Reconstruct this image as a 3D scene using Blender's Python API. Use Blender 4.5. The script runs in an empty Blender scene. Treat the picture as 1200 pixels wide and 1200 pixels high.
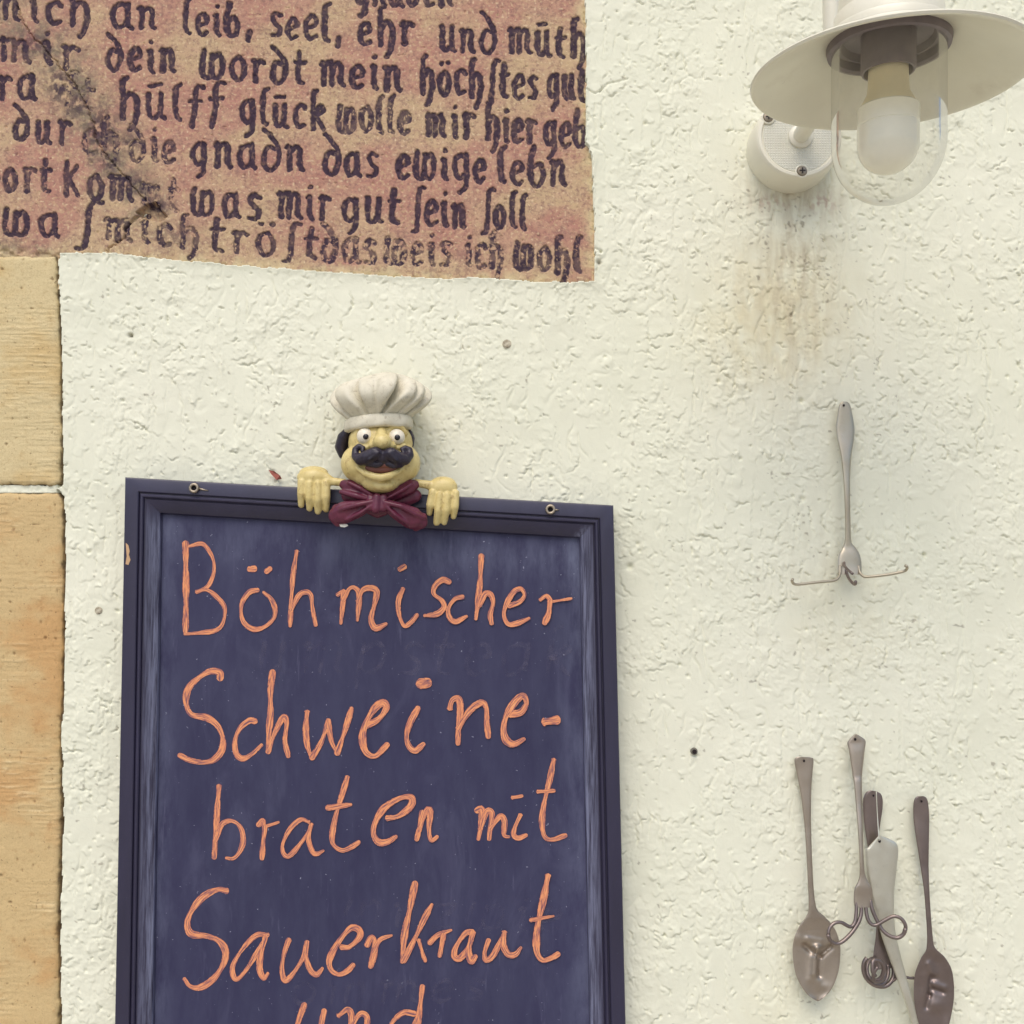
import bpy, bmesh, math, random
import numpy as np
from mathutils import Vector, Matrix

# ------------------------------------------------------------------ camera, sky, sun, exposure
S = 0.0007                 # metres of wall per pixel of the 1200 px picture
FPX = 1155.0               # focal length in those pixels
D = FPX * S                # distance from the lens to the wall
Z0 = 1.95                  # height on the wall that meets the picture's centre
PITCH = math.radians(4.0)
scene = bpy.context.scene
COL = scene.collection
CAMZ = Z0 - D * math.tan(PITCH)

cam_data = bpy.data.cameras.new("camera")
cam = bpy.data.objects.new("camera", cam_data)
COL.objects.link(cam)
cam.location = (0, -D, CAMZ)
cam.rotation_euler = (math.radians(90) + PITCH, 0, 0)
cam_data.sensor_width = 36.0
cam_data.lens = 36.0 * FPX / 1200.0
cam_data.clip_start = 0.01
cam_data.clip_end = 500.0
scene.camera = cam

SUN_EL, SUN_AZ = math.radians(56), math.radians(14)      # sun in front of the wall, a little to the left
world = bpy.data.worlds.new("World")
scene.world = world
world.use_nodes = True
wt = world.node_tree
sky = wt.nodes.new("ShaderNodeTexSky")
sky.sky_type = 'NISHITA'
sky.sun_disc = False
sky.sun_elevation = SUN_EL
sky.sun_rotation = math.pi + SUN_AZ
sky.air_density = 1.0
sky.dust_density = 3.0
wt.links.new(sky.outputs[0], wt.nodes["Background"].inputs[0])
wt.nodes["Background"].inputs[1].default_value = 0.13

sl = bpy.data.lights.new("sun", 'SUN')
sl.energy = 1.05
sl.angle = math.radians(46)
sl.color = (1.0, 0.95, 0.87)
sun = bpy.data.objects.new("sun", sl)
COL.objects.link(sun)
sdir = Vector((-math.sin(SUN_AZ) * math.cos(SUN_EL), -math.cos(SUN_AZ) * math.cos(SUN_EL), math.sin(SUN_EL)))
sun.rotation_euler = sdir.to_track_quat('Z', 'Y').to_euler()
sun.location = (0, -3, 5)

scene.view_settings.view_transform = 'Standard'
scene.view_settings.look = 'None'
scene.view_settings.gamma = 1.0
scene.view_settings.exposure = 0.43

# ------------------------------------------------------------------ picture pixel -> point at a given distance from the wall
cp, sp = math.cos(PITCH), math.sin(PITCH)
def P(px, py, d=0.0):
    rx, ru = (px - 600.0) / FPX, (600.0 - py) / FPX
    dy, dz = cp - ru * sp, sp + ru * cp
    t = (D - d) / dy
    return Vector((rx * t, -d, CAMZ + dz * t))
def UV(px, py, d=0.0):
    """wall units: 1 unit = S metres on the wall, origin top left, v downwards"""
    p = P(px, py, d)
    return (p.x / S + 600.0, 600.0 - (p.z - Z0) / S)
def uv_poly(pts): return [UV(*p) for p in pts]

# ------------------------------------------------------------------ noise
def perlin(x, y, seed=0):
    x = np.asarray(x, dtype=np.float32); y = np.asarray(y, dtype=np.float32)
    xi = np.floor(x).astype(np.int64); yi = np.floor(y).astype(np.int64)
    xf = x - xi; yf = y - yi
    u = xf * xf * xf * (xf * (xf * 6 - 15) + 10); v = yf * yf * yf * (yf * (yf * 6 - 15) + 10)
    def g(ix, iy, fx, fy):
        h = (ix * 374761393 + iy * 668265263 + seed * 974711) & 0x7fffffff
        h = ((h ^ (h >> 13)) * 1274126177) & 0x7fffffff
        a = ((h ^ (h >> 16)) & 1023).astype(np.float32) * np.float32(2 * math.pi / 1024)
        return np.cos(a) * fx + np.sin(a) * fy
    n0 = g(xi, yi, xf, yf); n1 = g(xi + 1, yi, xf - 1, yf)
    n2 = g(xi, yi + 1, xf, yf - 1); n3 = g(xi + 1, yi + 1, xf - 1, yf - 1)
    return ((n0 + u * (n1 - n0)) * (1 - v) + (n2 + u * (n3 - n2)) * v) * 1.4
def fbm(x, y, seed=0, octs=4, gain=0.5):
    a, f, s = 1.0, 1.0, 0
    for o in range(octs):
        s = s + a * perlin(x * f, y * f, seed + o * 17)
        a *= gain; f *= 2.03
    return s
def sstep(a, b, x):
    t = np.clip((x - a) / (b - a), 0, 1)
    return t * t * (3 - 2 * t)
def seg_dist(U, V, ax, ay, bx, by):
    dx, dy = bx - ax, by - ay
    L = dx * dx + dy * dy + 1e-9
    t = np.clip(((U - ax) * dx + (V - ay) * dy) / L, 0, 1)
    return np.hypot(U - ax - t * dx, V - ay - t * dy)
def poly_sd(U, V, poly):
    """signed distance to a closed polygon, negative inside"""
    d = np.full(U.shape, 1e9, dtype=np.float32); ins = np.zeros(U.shape, dtype=bool)
    n = len(poly)
    for i in range(n):
        ax, ay = poly[i]; bx, by = poly[(i + 1) % n]
        d = np.minimum(d, seg_dist(U, V, ax, ay, bx, by))
        c = ((ay > V) != (by > V)) & (U < (bx - ax) * (V - ay) / ((by - ay) if by != ay else 1e-9) + ax)
        ins ^= c
    return np.where(ins, -d, d)

# ------------------------------------------------------------------ mesh and object helpers
def link(name, me, mat=None, parent=None, smooth=True, sharp=None):
    o = bpy.data.objects.new(name, me)
    COL.objects.link(o)
    if mat is not None and len(me.materials) == 0: me.materials.append(mat)
    if smooth:
        me.polygons.foreach_set("use_smooth", np.ones(len(me.polygons), dtype=bool))
        if sharp: me.set_sharp_from_angle(angle=math.radians(sharp))
    if parent is not None: o.parent = parent
    return o
def tag(o, label=None, cat=None, group=None, kind=None):
    if label: o["label"] = label
    if cat: o["category"] = cat
    if group: o["group"] = group
    if kind: o["kind"] = kind
    return o
def empty(name, loc, label, cat, group=None):
    o = bpy.data.objects.new(name, None)
    o.empty_display_size = 0.02
    o.location = loc
    COL.objects.link(o)
    bpy.context.view_layer.update()
    return tag(o, label, cat, group)
def mesh_from(name, verts, faces, origin=(0, 0, 0)):
    ox, oy, oz = origin
    me = bpy.data.meshes.new(name)
    me.from_pydata([(v[0] - ox, v[1] - oy, v[2] - oz) for v in verts], [], faces)
    me.update()
    return me
def grid_mesh(name, X, Y, Z, keep=None):
    """X, Y, Z: (nv, nu) arrays; one quad per cell, cells with keep False left out"""
    nv, nu = X.shape
    co = np.stack([X, Y, Z], -1).reshape(-1, 3).astype(np.float32)
    idx = np.arange(nv * nu, dtype=np.int32).reshape(nv, nu)
    q = np.stack([idx[:-1, :-1], idx[1:, :-1], idx[1:, 1:], idx[:-1, 1:]], -1).reshape(-1, 4)
    if keep is not None: q = q[keep.reshape(-1)]
    me = bpy.data.meshes.new(name)
    me.vertices.add(len(co)); me.vertices.foreach_set("co", co.ravel())
    me.loops.add(q.size); me.loops.foreach_set("vertex_index", q.ravel())
    me.polygons.add(len(q))
    me.polygons.foreach_set("loop_start", np.arange(0, q.size, 4, dtype=np.int32))
    me.polygons.foreach_set("loop_total", np.full(len(q), 4, dtype=np.int32))
    me.update(calc_edges=True)
    return me
def attr(me, name, arr):
    a = me.attributes.new(name, 'FLOAT', 'POINT')
    a.data.foreach_set("value", np.asarray(arr, dtype=np.float32).ravel())
def axis_steps(a, b, step, lo, hi, grow=1.12):
    """fine steps between a and b, then ever coarser ones out to lo and hi"""
    mid = list(np.arange(a, b + step * .5, step))
    s, x, left = step, mid[0], []
    while x > lo:
        s *= grow; x -= s; left.append(x)
    s, x, right = step, mid[-1], []
    while x < hi:
        s *= grow; x += s; right.append(x)
    return np.array(left[::-1] + mid + right, dtype=np.float64)

# ------------------------------------------------------------------ materials
def lin(r, g, b):
    f = lambda c: c / 12.92 if c <= 0.04045 else ((c + 0.055) / 1.055) ** 2.4
    return (f(r / 255.0), f(g / 255.0), f(b / 255.0), 1.0)
class M:
    def __init__(s, name, rough=0.6, metal=0.0, spec=0.5):
        s.m = bpy.data.materials.new(name); s.m.use_nodes = True
        s.t = s.m.node_tree; s.b = s.t.nodes["Principled BSDF"]
        s.b.inputs["Roughness"].default_value = rough
        s.b.inputs["Metallic"].default_value = metal
        s.b.inputs["Specular IOR Level"].default_value = spec
        s.co = None
    def n(s, typ, **kw):
        k = s.t.nodes.new(typ)
        for a, v in kw.items(): setattr(k, a, v)
        return k
    def L(s, a, b): s.t.links.new(a, b)
    def coords(s, kind="Object"):
        tc = s.n("ShaderNodeTexCoord"); return tc.outputs[kind]
    def noise(s, scale, detail=4, rough=0.55, stretch=(1, 1, 1), dist=0.0, kind="Object"):
        mp = s.n("ShaderNodeMapping"); mp.inputs["Scale"].default_value = stretch
        s.L(s.coords(kind), mp.inputs[0])
        k = s.n("ShaderNodeTexNoise"); k.inputs["Scale"].default_value = scale
        k.inputs["Detail"].default_value = detail; k.inputs["Roughness"].default_value = rough
        k.inputs["Distortion"].default_value = dist
        s.L(mp.outputs[0], k.inputs["Vector"])
        return k.outputs[0]
    def ramp(s, fac, stops, interp='LINEAR'):
        r = s.n("ShaderNodeValToRGB"); r.color_ramp.interpolation = interp
        e = r.color_ramp.elements
        while len(e) < len(stops): e.new(0.5)
        for i, (p, c) in enumerate(stops):
            e[i].position = p; e[i].color = c if len(c) == 4 else (*c, 1)
        s.L(fac, r.inputs[0]); return r.outputs[0]
    def step(s, fac, a, b, lo=0.0, hi=1.0):
        r = s.n("ShaderNodeMapRange"); r.interpolation_type = 'SMOOTHSTEP'
        for i, v in enumerate((a, b, lo, hi)): r.inputs[i + 1].default_value = v
        s.L(fac, r.inputs[0]); return r.outputs[0]
    def mix(s, fac, a, b, mode='MIX'):
        k = s.n("ShaderNodeMix", data_type='RGBA', blend_type=mode)
        if isinstance(fac, (int, float)): k.inputs[0].default_value = fac
        else: s.L(fac, k.inputs[0])
        for i, c in ((6, a), (7, b)):
            if isinstance(c, tuple): k.inputs[i].default_value = c
            else: s.L(c, k.inputs[i])
        return k.outputs[2]
    def math(s, op, a, b=0.0):
        k = s.n("ShaderNodeMath", operation=op)
        for i, c in ((0, a), (1, b)):
            if isinstance(c, (int, float)): k.inputs[i].default_value = c
            else: s.L(c, k.inputs[i])
        return k.outputs[0]
    def at(s, name):
        k = s.n("ShaderNodeAttribute"); k.attribute_name = name; return k.outputs["Fac"]
    def color(s, c):
        if isinstance(c, tuple): s.b.inputs["Base Color"].default_value = c
        else: s.L(c, s.b.inputs["Base Color"])
        return s
    def rough(s, r): s.L(r, s.b.inputs["Roughness"]); return s
    def bump(s, h, strength=0.3, dist=0.001):
        k = s.n("ShaderNodeBump"); k.inputs["Strength"].default_value = strength
        k.inputs["Distance"].default_value = dist
        s.L(h, k.inputs["Height"]); s.L(k.outputs[0], s.b.inputs["Normal"]); return s
# ------------------------------------------------------------------ the plaster wall, inscription stone and the quoin blocks beside it
rng = np.random.default_rng(7)
PLAQUE = [(-400, 292), (0, 292), (68, 297), (130, 296), (185, 303), (240, 308), (350, 316), (450, 323), (520, 327), (560, 326), (640, 331), (697, 330),
          (696, 250), (693, 180), (686, 168), (687, 100), (686, 0), (684, -300), (-400, -300)]
UPPER = [(-500, 299), (66, 299), (67, 330), (70, 400), (71, 480), (71, 566), (64, 569), (-500, 568)]
LOWER = [(-500, 577), (66, 577), (73, 584), (74, 700), (73, 800), (70, 860), (71, 960), (68, 1060), (69, 1160), (66, 1300), (66, 1650), (-500, 1650)]
plaque_uv, upper_uv, lower_uv = uv_poly(PLAQUE), uv_poly(UPPER), uv_poly(LOWER)

ground_m = M("paving_stone", rough=0.85)
gn = ground_m.noise(3.0, 6)
ground_m.color(ground_m.ramp(gn, [(0.3, lin(160, 153, 141)), (0.7, lin(180, 173, 160))]))
gme = mesh_from("ground", [(-60, -120, 0), (60, -120, 0), (60, 0.5, 0), (-60, 0.5, 0)], [(0, 1, 2, 3)])
tag(link("ground", gme, ground_m.m, smooth=False), kind="structure")

us = axis_steps(-46, 1246, 1.15, -1900, 3100, 1.10)
vs = axis_steps(-46, 1246, 1.15, -1600, 3440, 1.10)
vs = vs[vs < 600 + Z0 / S]
vs = np.append(vs, 600 + Z0 / S)
U, V = np.meshgrid(us, vs)
wx = U + 7 * perlin(U / 31, V / 31, 3); wy = V + 7 * perlin(U / 31, V / 31, 4)
H = 1.2 * perlin(U / 260, V / 260, 5) + 0.95 * perlin(wx / 80, wy / 95, 6) + 0.22 * perlin(wx / 26, wy / 34, 8)
patch = sstep(-0.35, 0.5, fbm(U / 120, V / 150, 11, 2))               # rough and smooth areas
rough_n = fbm(wx / 15, wy / 17, 21, 3)
H += patch * 0.22 * np.abs(rough_n) + 0.05 * perlin(U / 5, V / 6, 31)
streak = perlin(wx / 16, wy / 170, 41)
H += 0.34 * sstep(0.1, 0.3, streak) * sstep(-0.2, 0.5, perlin(U / 140, V / 140, 43))
pk = perlin(wx / 6.5, wy / 6.0, 33); dens = sstep(-.4, .45, perlin(U / 75, V / 90, 34) + .3 * perlin(U / 200, V / 240, 45))
H += dens * (0.20 * pk + 0.16 * sstep(.1, .3, perlin(wx / 11, wy / 9, 35)) + 0.20 * perlin(U / 3.4, V / 3.2, 36))
vx = U + 9 * perlin(U / 45, V / 45, 37) + 3 * perlin(U / 12, V / 14, 38)
for (sx_, sy_, sd_, dep_) in ((21, 120, 39, .8), (34, 46, 46, .45), (15, 70, 47, .4)):            # sinuous creases, mostly upright
    cn = perlin(vx / sx_, V / sy_, sd_)
    H -= dep_ * np.exp(-(cn / .055) ** 2) * sstep(.15, .5, perlin(U / 38, V / 55, sd_ + 200))
    H += .12 * sstep(0, .1, cn) * sstep(.15, .5, perlin(U / 38, V / 55, sd_ + 200))
def stamp(cx, cy, ang, w, L, A, curve, soft, slit=0.0):
    """one lip of thrown plaster: rises slowly towards a curved edge, then drops"""
    R = 1.3 * max(w, 1.6 * L) + 4
    i0, i1 = np.searchsorted(vs, (cy - R, cy + R)); j0, j1 = np.searchsorted(us, (cx - R, cx + R))
    if i1 - i0 < 2 or j1 - j0 < 2: return
    u = U[i0:i1, j0:j1] - cx; v = V[i0:i1, j0:j1] - cy
    a = u * math.cos(ang) + v * math.sin(ang); b = -u * math.sin(ang) + v * math.cos(ang)
    e = b + curve * a * a / w + 0.9 * np.sin(a * 0.7 + cx)
    up = np.where(e < 0, np.exp(np.minimum(e, 0) / L), np.exp(-np.maximum(e, 0) / soft))
    H[i0:i1, j0:j1] += (A * up - slit * np.exp(-((e - soft - .5) / .95) ** 2)) * np.exp(-(a / w) ** 4)
for k in range(20000):
    cx, cy = rng.uniform(-60, 1260, 2)
    if rng.random() > .35 + .65 * float(dens[min(len(vs) - 1, np.searchsorted(vs, cy)), min(len(us) - 1, np.searchsorted(us, cx))]): continue
    big = rng.random() < 0.05
    ang = rng.normal(0, 0.95)
    if rng.random() < 0.22: ang = rng.choice([-1, 1]) * 1.45 + rng.normal(0, .15)
    w = rng.uniform(8, 15) if big else 1.8 + 4.6 * rng.random() ** 1.7
    stamp(cx, cy, ang, w, w * rng.uniform(1.0, 2.6), (rng.uniform(.2, .6) if big else rng.uniform(.15, .75)), rng.uniform(-.25, .5), rng.uniform(.35, .8), rng.uniform(0, 1.0) ** 3 * 1.8)
for k in range(1100):                                                   # vertical drag marks of the float
    cx, cy = rng.uniform(-60, 1260, 2)
    stamp(cx, cy, rng.choice([-1, 1]) * 1.52 + rng.normal(0, .05), rng.uniform(9, 42), rng.uniform(2.5, 8), rng.uniform(.15, .5), rng.uniform(-.05, .05), rng.uniform(.5, 1.2), rng.uniform(0, .45))
for k in range(1500):                                                   # pin holes
    cx, cy = rng.uniform(-40, 1240, 2); r = rng.uniform(.8, 2.0)
    i0, i1 = np.searchsorted(vs, (cy - 7, cy + 7)); j0, j1 = np.searchsorted(us, (cx - 7, cx + 7))
    q = ((U[i0:i1, j0:j1] - cx) ** 2 + (V[i0:i1, j0:j1] - cy) ** 2) / r ** 2
    H[i0:i1, j0:j1] -= rng.uniform(.6, 2.2) * np.exp(-q)
for (px, py, r, dep) in [(153, 393, 2.2, 5), (738, 664, 3.4, 3.5), (842, 447, 2.5, 3), (939, 470, 3.0, 3.0), (704, 295, 1.8, 4), (702, 308, 2.2, 4), (1083, 650, 2, 4), (320, 553, 2, 3), (940, 585, 3, 2.5)]:
    u0, v0 = UV(px, py)
    H -= dep * np.exp(-((U - u0) ** 2 + (V - v0) ** 2) / r ** 2)
# the fine crack that leaves the stone's edge
crack = [UV(*p) for p in [(688, 105), (697, 110), (703, 107), (712, 98), (722, 96), (736, 92)]]
cd = np.full(U.shape, 1e9)
for a, b in zip(crack[:-1], crack[1:]): cd = np.minimum(cd, seg_dist(U, V, *a, *b))
H -= 1.6 * np.exp(-(cd / 0.9) ** 2)
H *= 1.32                                                              # in wall units; a unit is 0.7 mm
edge_n = 1.8 * fbm(U / 14, V / 14, 51, 3)
sdp = poly_sd(U, V, plaque_uv) + edge_n * 0.8
sdb = np.minimum(poly_sd(U, V, upper_uv), poly_sd(U, V, lower_uv)) + edge_n * 0.35
lip = np.exp(-np.maximum(sdp, 0) / 6) * 2.2
H += lip
H = np.where(sdp < 0, -14, H)
gapw = 2.0 + 2.0 * sstep(-.3, .6, perlin(U / 40, V / 40, 61))
H = np.where(sdb < gapw, np.where(sdb < -4, -24, -13), H)
joint = (V > UV(0, 564)[1]) & (V < UV(0, 581)[1]) & (U < UV(66, 572)[0]) & (sdb > -1)
H = np.where(joint, -2.6 + 1.3 * fbm(U / 9, V / 9, 71, 3), H)
seam = (V > UV(0, 288)[1]) & (V < UV(0, 303)[1]) & (U < UV(70, 296)[0])
H = np.where(seam, -16, H)
# grime washed down under the lamp's mount
def blob(px, py, rx, ry):
    u0, v0 = UV(px, py); return np.exp(-(((U - u0) / rx) ** 2 + ((V - v0) / ry) ** 2))
gn = fbm(U / 18, V / 30, 81, 4)
gs = fbm((U + 4 * perlin(U / 20, V / 20, 86)) / 9, V / 75, 82, 4)
grime = (0.85 * blob(930, 232, 58, 24) + 0.75 * blob(930, 290, 42, 70) + 0.5 * blob(925, 390, 62, 90) + .25 * blob(960, 640, 50, 90)) * np.clip(0.5 + 0.75 * gs + .3 * gn, 0, 1.3)
yellow = (0.8 * blob(915, 345, 70, 75) + 0.55 * blob(900, 400, 95, 80) + .35 * blob(985, 735, 55, 45) + .35 * blob(910, 1185, 60, 35)) * (0.8 + 0.5 * gn)
rust = (1.0 * blob(963, 238, 16, 10) + .7 * blob(905, 238, 24, 9)) * sstep(-.1, .4, fbm(U / 7, V / 12, 85, 3))
fleck_n = perlin(wx / 4.6, wy / 3.8, 91) * 0.6 + .3 * perlin(U / 9, V / 8, 95) + 0.35 * perlin(U / 30, V / 30, 92)
fleck = sstep(.52, .7, fleck_n + 0.34 * np.clip(blob(930, 300, 75, 130) + .3 * blob(960, 640, 80, 90), 0, 1) * (.6 + .9 * fbm(U / 16, V / 22, 94, 3)))
fleck = np.maximum(fleck, np.maximum(blob(153, 393, 3, 3), blob(702, 308, 3, 4)))
wme = grid_mesh("plaster_wall", (U - 600) * S, -H * S, Z0 - (V - 600) * S)
attr(wme, "grime", np.clip(grime, 0, 1)); attr(wme, "yellow", np.clip(yellow, 0, 1)); attr(wme, "rust", np.clip(rust, 0, 1)); attr(wme, "fleck", np.clip(fleck, 0, 1))
wm = M("white_plaster", rough=0.75, spec=0.25)
c = wm.ramp(wm.noise(7, 4), [(0.35, lin(225, 225, 203)), (0.65, lin(230, 229, 208))])
c = wm.mix(wm.math('MULTIPLY', wm.at("yellow"), 0.5), c, lin(216, 202, 158))
c = wm.mix(wm.math('MULTIPLY', wm.at("grime"), 0.6), c, lin(165, 150, 125))
c = wm.mix(wm.math('MULTIPLY', wm.at("rust"), 0.55), c, lin(150, 95, 85))
c = wm.mix(wm.math('MULTIPLY', wm.at("fleck"), 0.55), c, lin(118, 106, 90))
wm.color(c).bump(wm.noise(900, 4, 0.6), 0.25, 0.0006)
tag(link("plaster_wall", wme, wm.m), "rough white plastered wall that everything in the picture hangs on", "wall")
del U, V, H, wx, wy

# ---- two dressed sandstone blocks of the wall's corner
def stone_block(name, pts, seed, mat, label):
    poly = uv_poly(pts)
    u0, u1 = -420, max(p[0] for p in poly) + 2; v0, v1 = min(p[1] for p in poly) - 2, max(p[1] for p in poly) + 2
    bu = axis_steps(-30, u1, 1.1, u0, u1 - 1, 1.1); bu = bu[bu <= u1]; bv = np.arange(v0, v1, 1.1 if v1 - v0 < 400 else 1.25)
    Ub, Vb = np.meshgrid(bu, bv)
    sd = poly_sd(Ub, Vb, poly) + 1.5 * fbm(Ub / 12, Vb / 16, seed + 5, 3)
    tool = perlin(Ub / 70 + 3 * perlin(Ub / 90, Vb / 60, seed), Vb / 3.1, seed + 1)
    area = sstep(-.25, .45, perlin(Ub / 90, Vb / 70, seed + 2) + 0.15)
    tool2 = perlin(Ub / 34 + 2 * perlin(Ub / 50, Vb / 40, seed + 11), Vb / 2.3, seed + 12)
    Hb = 1.0 + 0.7 * perlin(Ub / 60, Vb / 60, seed + 3) + area * (0.55 * tool + .5 * sstep(.25, .5, tool2)) - 1.0 * sstep(.5, .75, tool) * area + 0.22 * fbm(Ub / 4.5, Vb / 4, seed + 9, 3, .6) + .4 * fbm(Ub / 25, Vb / 22, seed + 13, 3)
    chips = perlin(Ub / 6, Vb / 6, seed + 4); Hb -= 1.6 * sstep(.62, .8, chips)
    Hb -= 5.5 * np.exp(np.minimum(sd, 0) / 2.2) * (sd < 0) + 30 * sstep(-.5, 1.5, sd)
    keep = (sd < 2.2); kq = keep[:-1, :-1] & keep[1:, :-1] & keep[1:, 1:] & keep[:-1, 1:]
    me = grid_mesh(name, (Ub - 600) * S, -Hb * S, Z0 - (Vb - 600) * S, kq)
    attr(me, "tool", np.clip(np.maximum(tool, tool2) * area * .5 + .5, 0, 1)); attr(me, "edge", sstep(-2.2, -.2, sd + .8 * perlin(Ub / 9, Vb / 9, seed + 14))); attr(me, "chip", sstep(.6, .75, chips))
    warm = sstep(-.2, .6, perlin(Ub / 110, Vb / 80, seed + 7) + .35 * fbm(Ub / 30, Vb / 22, seed + 8, 3))
    attr(me, "warm", warm)
    return tag(link(name, me, mat), label, "stone block")
def sandstone(name, pale, warm, dark):
    m = M(name, rough=0.85, spec=0.2)
    c = m.mix(m.math('MULTIPLY', m.at("warm"), 0.85), pale, warm)
    c = m.mix(m.step(m.at("tool"), .62, .9, 0, .45), c, lin(236, 216, 170))  # tool ridges tinted paler, their lit look put into the colour
    c = m.mix(m.step(m.noise(160, 5, .6), .56, .72, 0, .35), c, dark)
    c = m.mix(m.step(m.noise(420, 2), .68, .74, 0, .6), c, lin(110, 80, 55))
    c = m.mix(m.math('MULTIPLY', m.at("chip"), .5), c, lin(120, 88, 58))
    c = m.mix(m.step(m.noise(900, 3, .7), .45, .7, 0, .35), c, lin(168, 138, 98))
    c = m.mix(m.math('MULTIPLY', m.at("edge"), .85), c, lin(66, 52, 44))  # joint dirt and the open gap's shade, both put into the edge colour
    m.color(c).bump(m.noise(1100, 5, .7), .55, .0007)
    return m.m
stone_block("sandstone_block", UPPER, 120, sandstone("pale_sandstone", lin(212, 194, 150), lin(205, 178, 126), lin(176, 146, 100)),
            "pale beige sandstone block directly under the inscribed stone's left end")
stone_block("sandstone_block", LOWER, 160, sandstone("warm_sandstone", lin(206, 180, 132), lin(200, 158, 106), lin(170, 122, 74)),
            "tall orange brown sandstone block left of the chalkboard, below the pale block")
# ------------------------------------------------------------------ inscription: glyph strokes, baseline 0, x-height 1, y upwards
GL = {
 'a': (.72, [[(.56, .86), (.36, 1.0), (.1, .8), (.06, .42), (.2, .04), (.42, .1), (.56, .4)], [(.56, 1.0), (.57, .2), (.72, .02)]]),
 'b': (.7, [[(.16, 1.6), (.04, .9), (.06, .3), (.26, .0), (.5, .1), (.6, .5), (.46, .92), (.2, .8)]]),
 'c': (.52, [[(.5, .86), (.34, 1.0), (.1, .8), (.06, .36), (.22, .02), (.48, .12)]]),
 'd': (.7, [[(.02, 1.62), (.3, 1.36), (.58, .9), (.6, .4), (.36, .0), (.12, .12), (.05, .5), (.2, .9), (.44, .86)]]),
 'e': (.54, [[(.1, .46), (.48, .62), (.44, .9), (.28, 1.0), (.08, .74), (.05, .3), (.24, .0), (.5, .14)]]),
 'f': (.46, [[(.5, 1.5), (.3, 1.52), (.2, 1.2), (.2, .5), (.1, -.25)], [(.02, .86), (.44, .9)]]),
 'g': (.68, [[(.54, .86), (.3, 1.0), (.08, .76), (.08, .34), (.28, .06), (.52, .26)], [(.54, 1.0), (.56, .1), (.5, -.3), (.3, -.5)]]),
 'h': (.7, [[(.24, 1.6), (.08, 1.42), (.1, .7), (.1, .0)], [(.1, .66), (.32, .98), (.54, .82), (.58, .3), (.5, -.2), (.36, -.48)]]),
 'i': (.3, [[(.04, .92), (.14, .94), (.15, .2), (.26, .02)], [(.14, 1.34), (.17, 1.36)]]),
 'k': (.62, [[(.24, 1.6), (.1, 1.4), (.1, .0)], [(.12, .56), (.4, .98), (.52, .82), (.16, .54)], [(.22, .52), (.58, .02)]]),
 'K': (.78, [[(.12, 1.5), (.14, .0)], [(.58, 1.34), (.18, .72)], [(.22, .74), (.64, .04)]]),
 'l': (.34, [[(.3, 1.6), (.1, 1.34), (.12, .24), (.28, .02)]]),
 'm': (1.0, [[(.02, .9), (.12, .94), (.13, .02)], [(.14, .76), (.34, .98), (.46, .84), (.46, .04)], [(.48, .76), (.68, .98), (.82, .82), (.82, .18), (.96, .02)]]),
 'n': (.7, [[(.02, .92), (.12, .94), (.13, .02)], [(.14, .72), (.36, .98), (.52, .84), (.53, .18), (.66, .02)]]),
 'o': (.62, [[(.32, 1.0), (.08, .8), (.05, .4), (.24, .0), (.48, .16), (.54, .6), (.36, .98)]]),
 'r': (.52, [[(.02, .92), (.13, .94), (.14, .02)], [(.14, .7), (.32, .98), (.5, .88)]]),
 's': (.5, [[(.46, .9), (.24, 1.0), (.08, .8), (.22, .56), (.42, .36), (.36, .06), (.06, .04)]]),
 'S': (.42, [[(.56, 1.5), (.36, 1.5), (.26, 1.1), (.24, .3), (.16, -.2), (.0, -.26)]]),
 't': (.44, [[(.18, 1.36), (.14, .8), (.14, .16), (.36, .02)], [(.0, .92), (.4, .94)]]),
 'u': (.7, [[(.08, .96), (.08, .26), (.24, .0), (.46, .2)], [(.5, .98), (.5, .18), (.66, .02)]]),
 'w': (.98, [[(.12, 1.1), (.06, .6), (.1, .1), (.36, .0), (.44, .3)], [(.46, .98), (.44, .2), (.62, .0), (.82, .18), (.86, .7), (.7, 1.02), (.5, .8)]]),
 ',': (.3, [[(.16, .14), (.1, -.2)]]),
 'ü': (.7, [[(.08, .96), (.08, .26), (.24, .0), (.46, .2)], [(.5, .98), (.5, .18), (.66, .02)], [(.1, 1.3), (.48, 1.36)]]),
 'ö': (.62, [[(.32, 1.0), (.08, .8), (.05, .4), (.24, .0), (.48, .16), (.54, .6), (.36, .98)], [(.1, 1.36), (.14, 1.36)], [(.46, 1.38), (.5, 1.38)]]),
 ' ': (.35, []),
}
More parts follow.
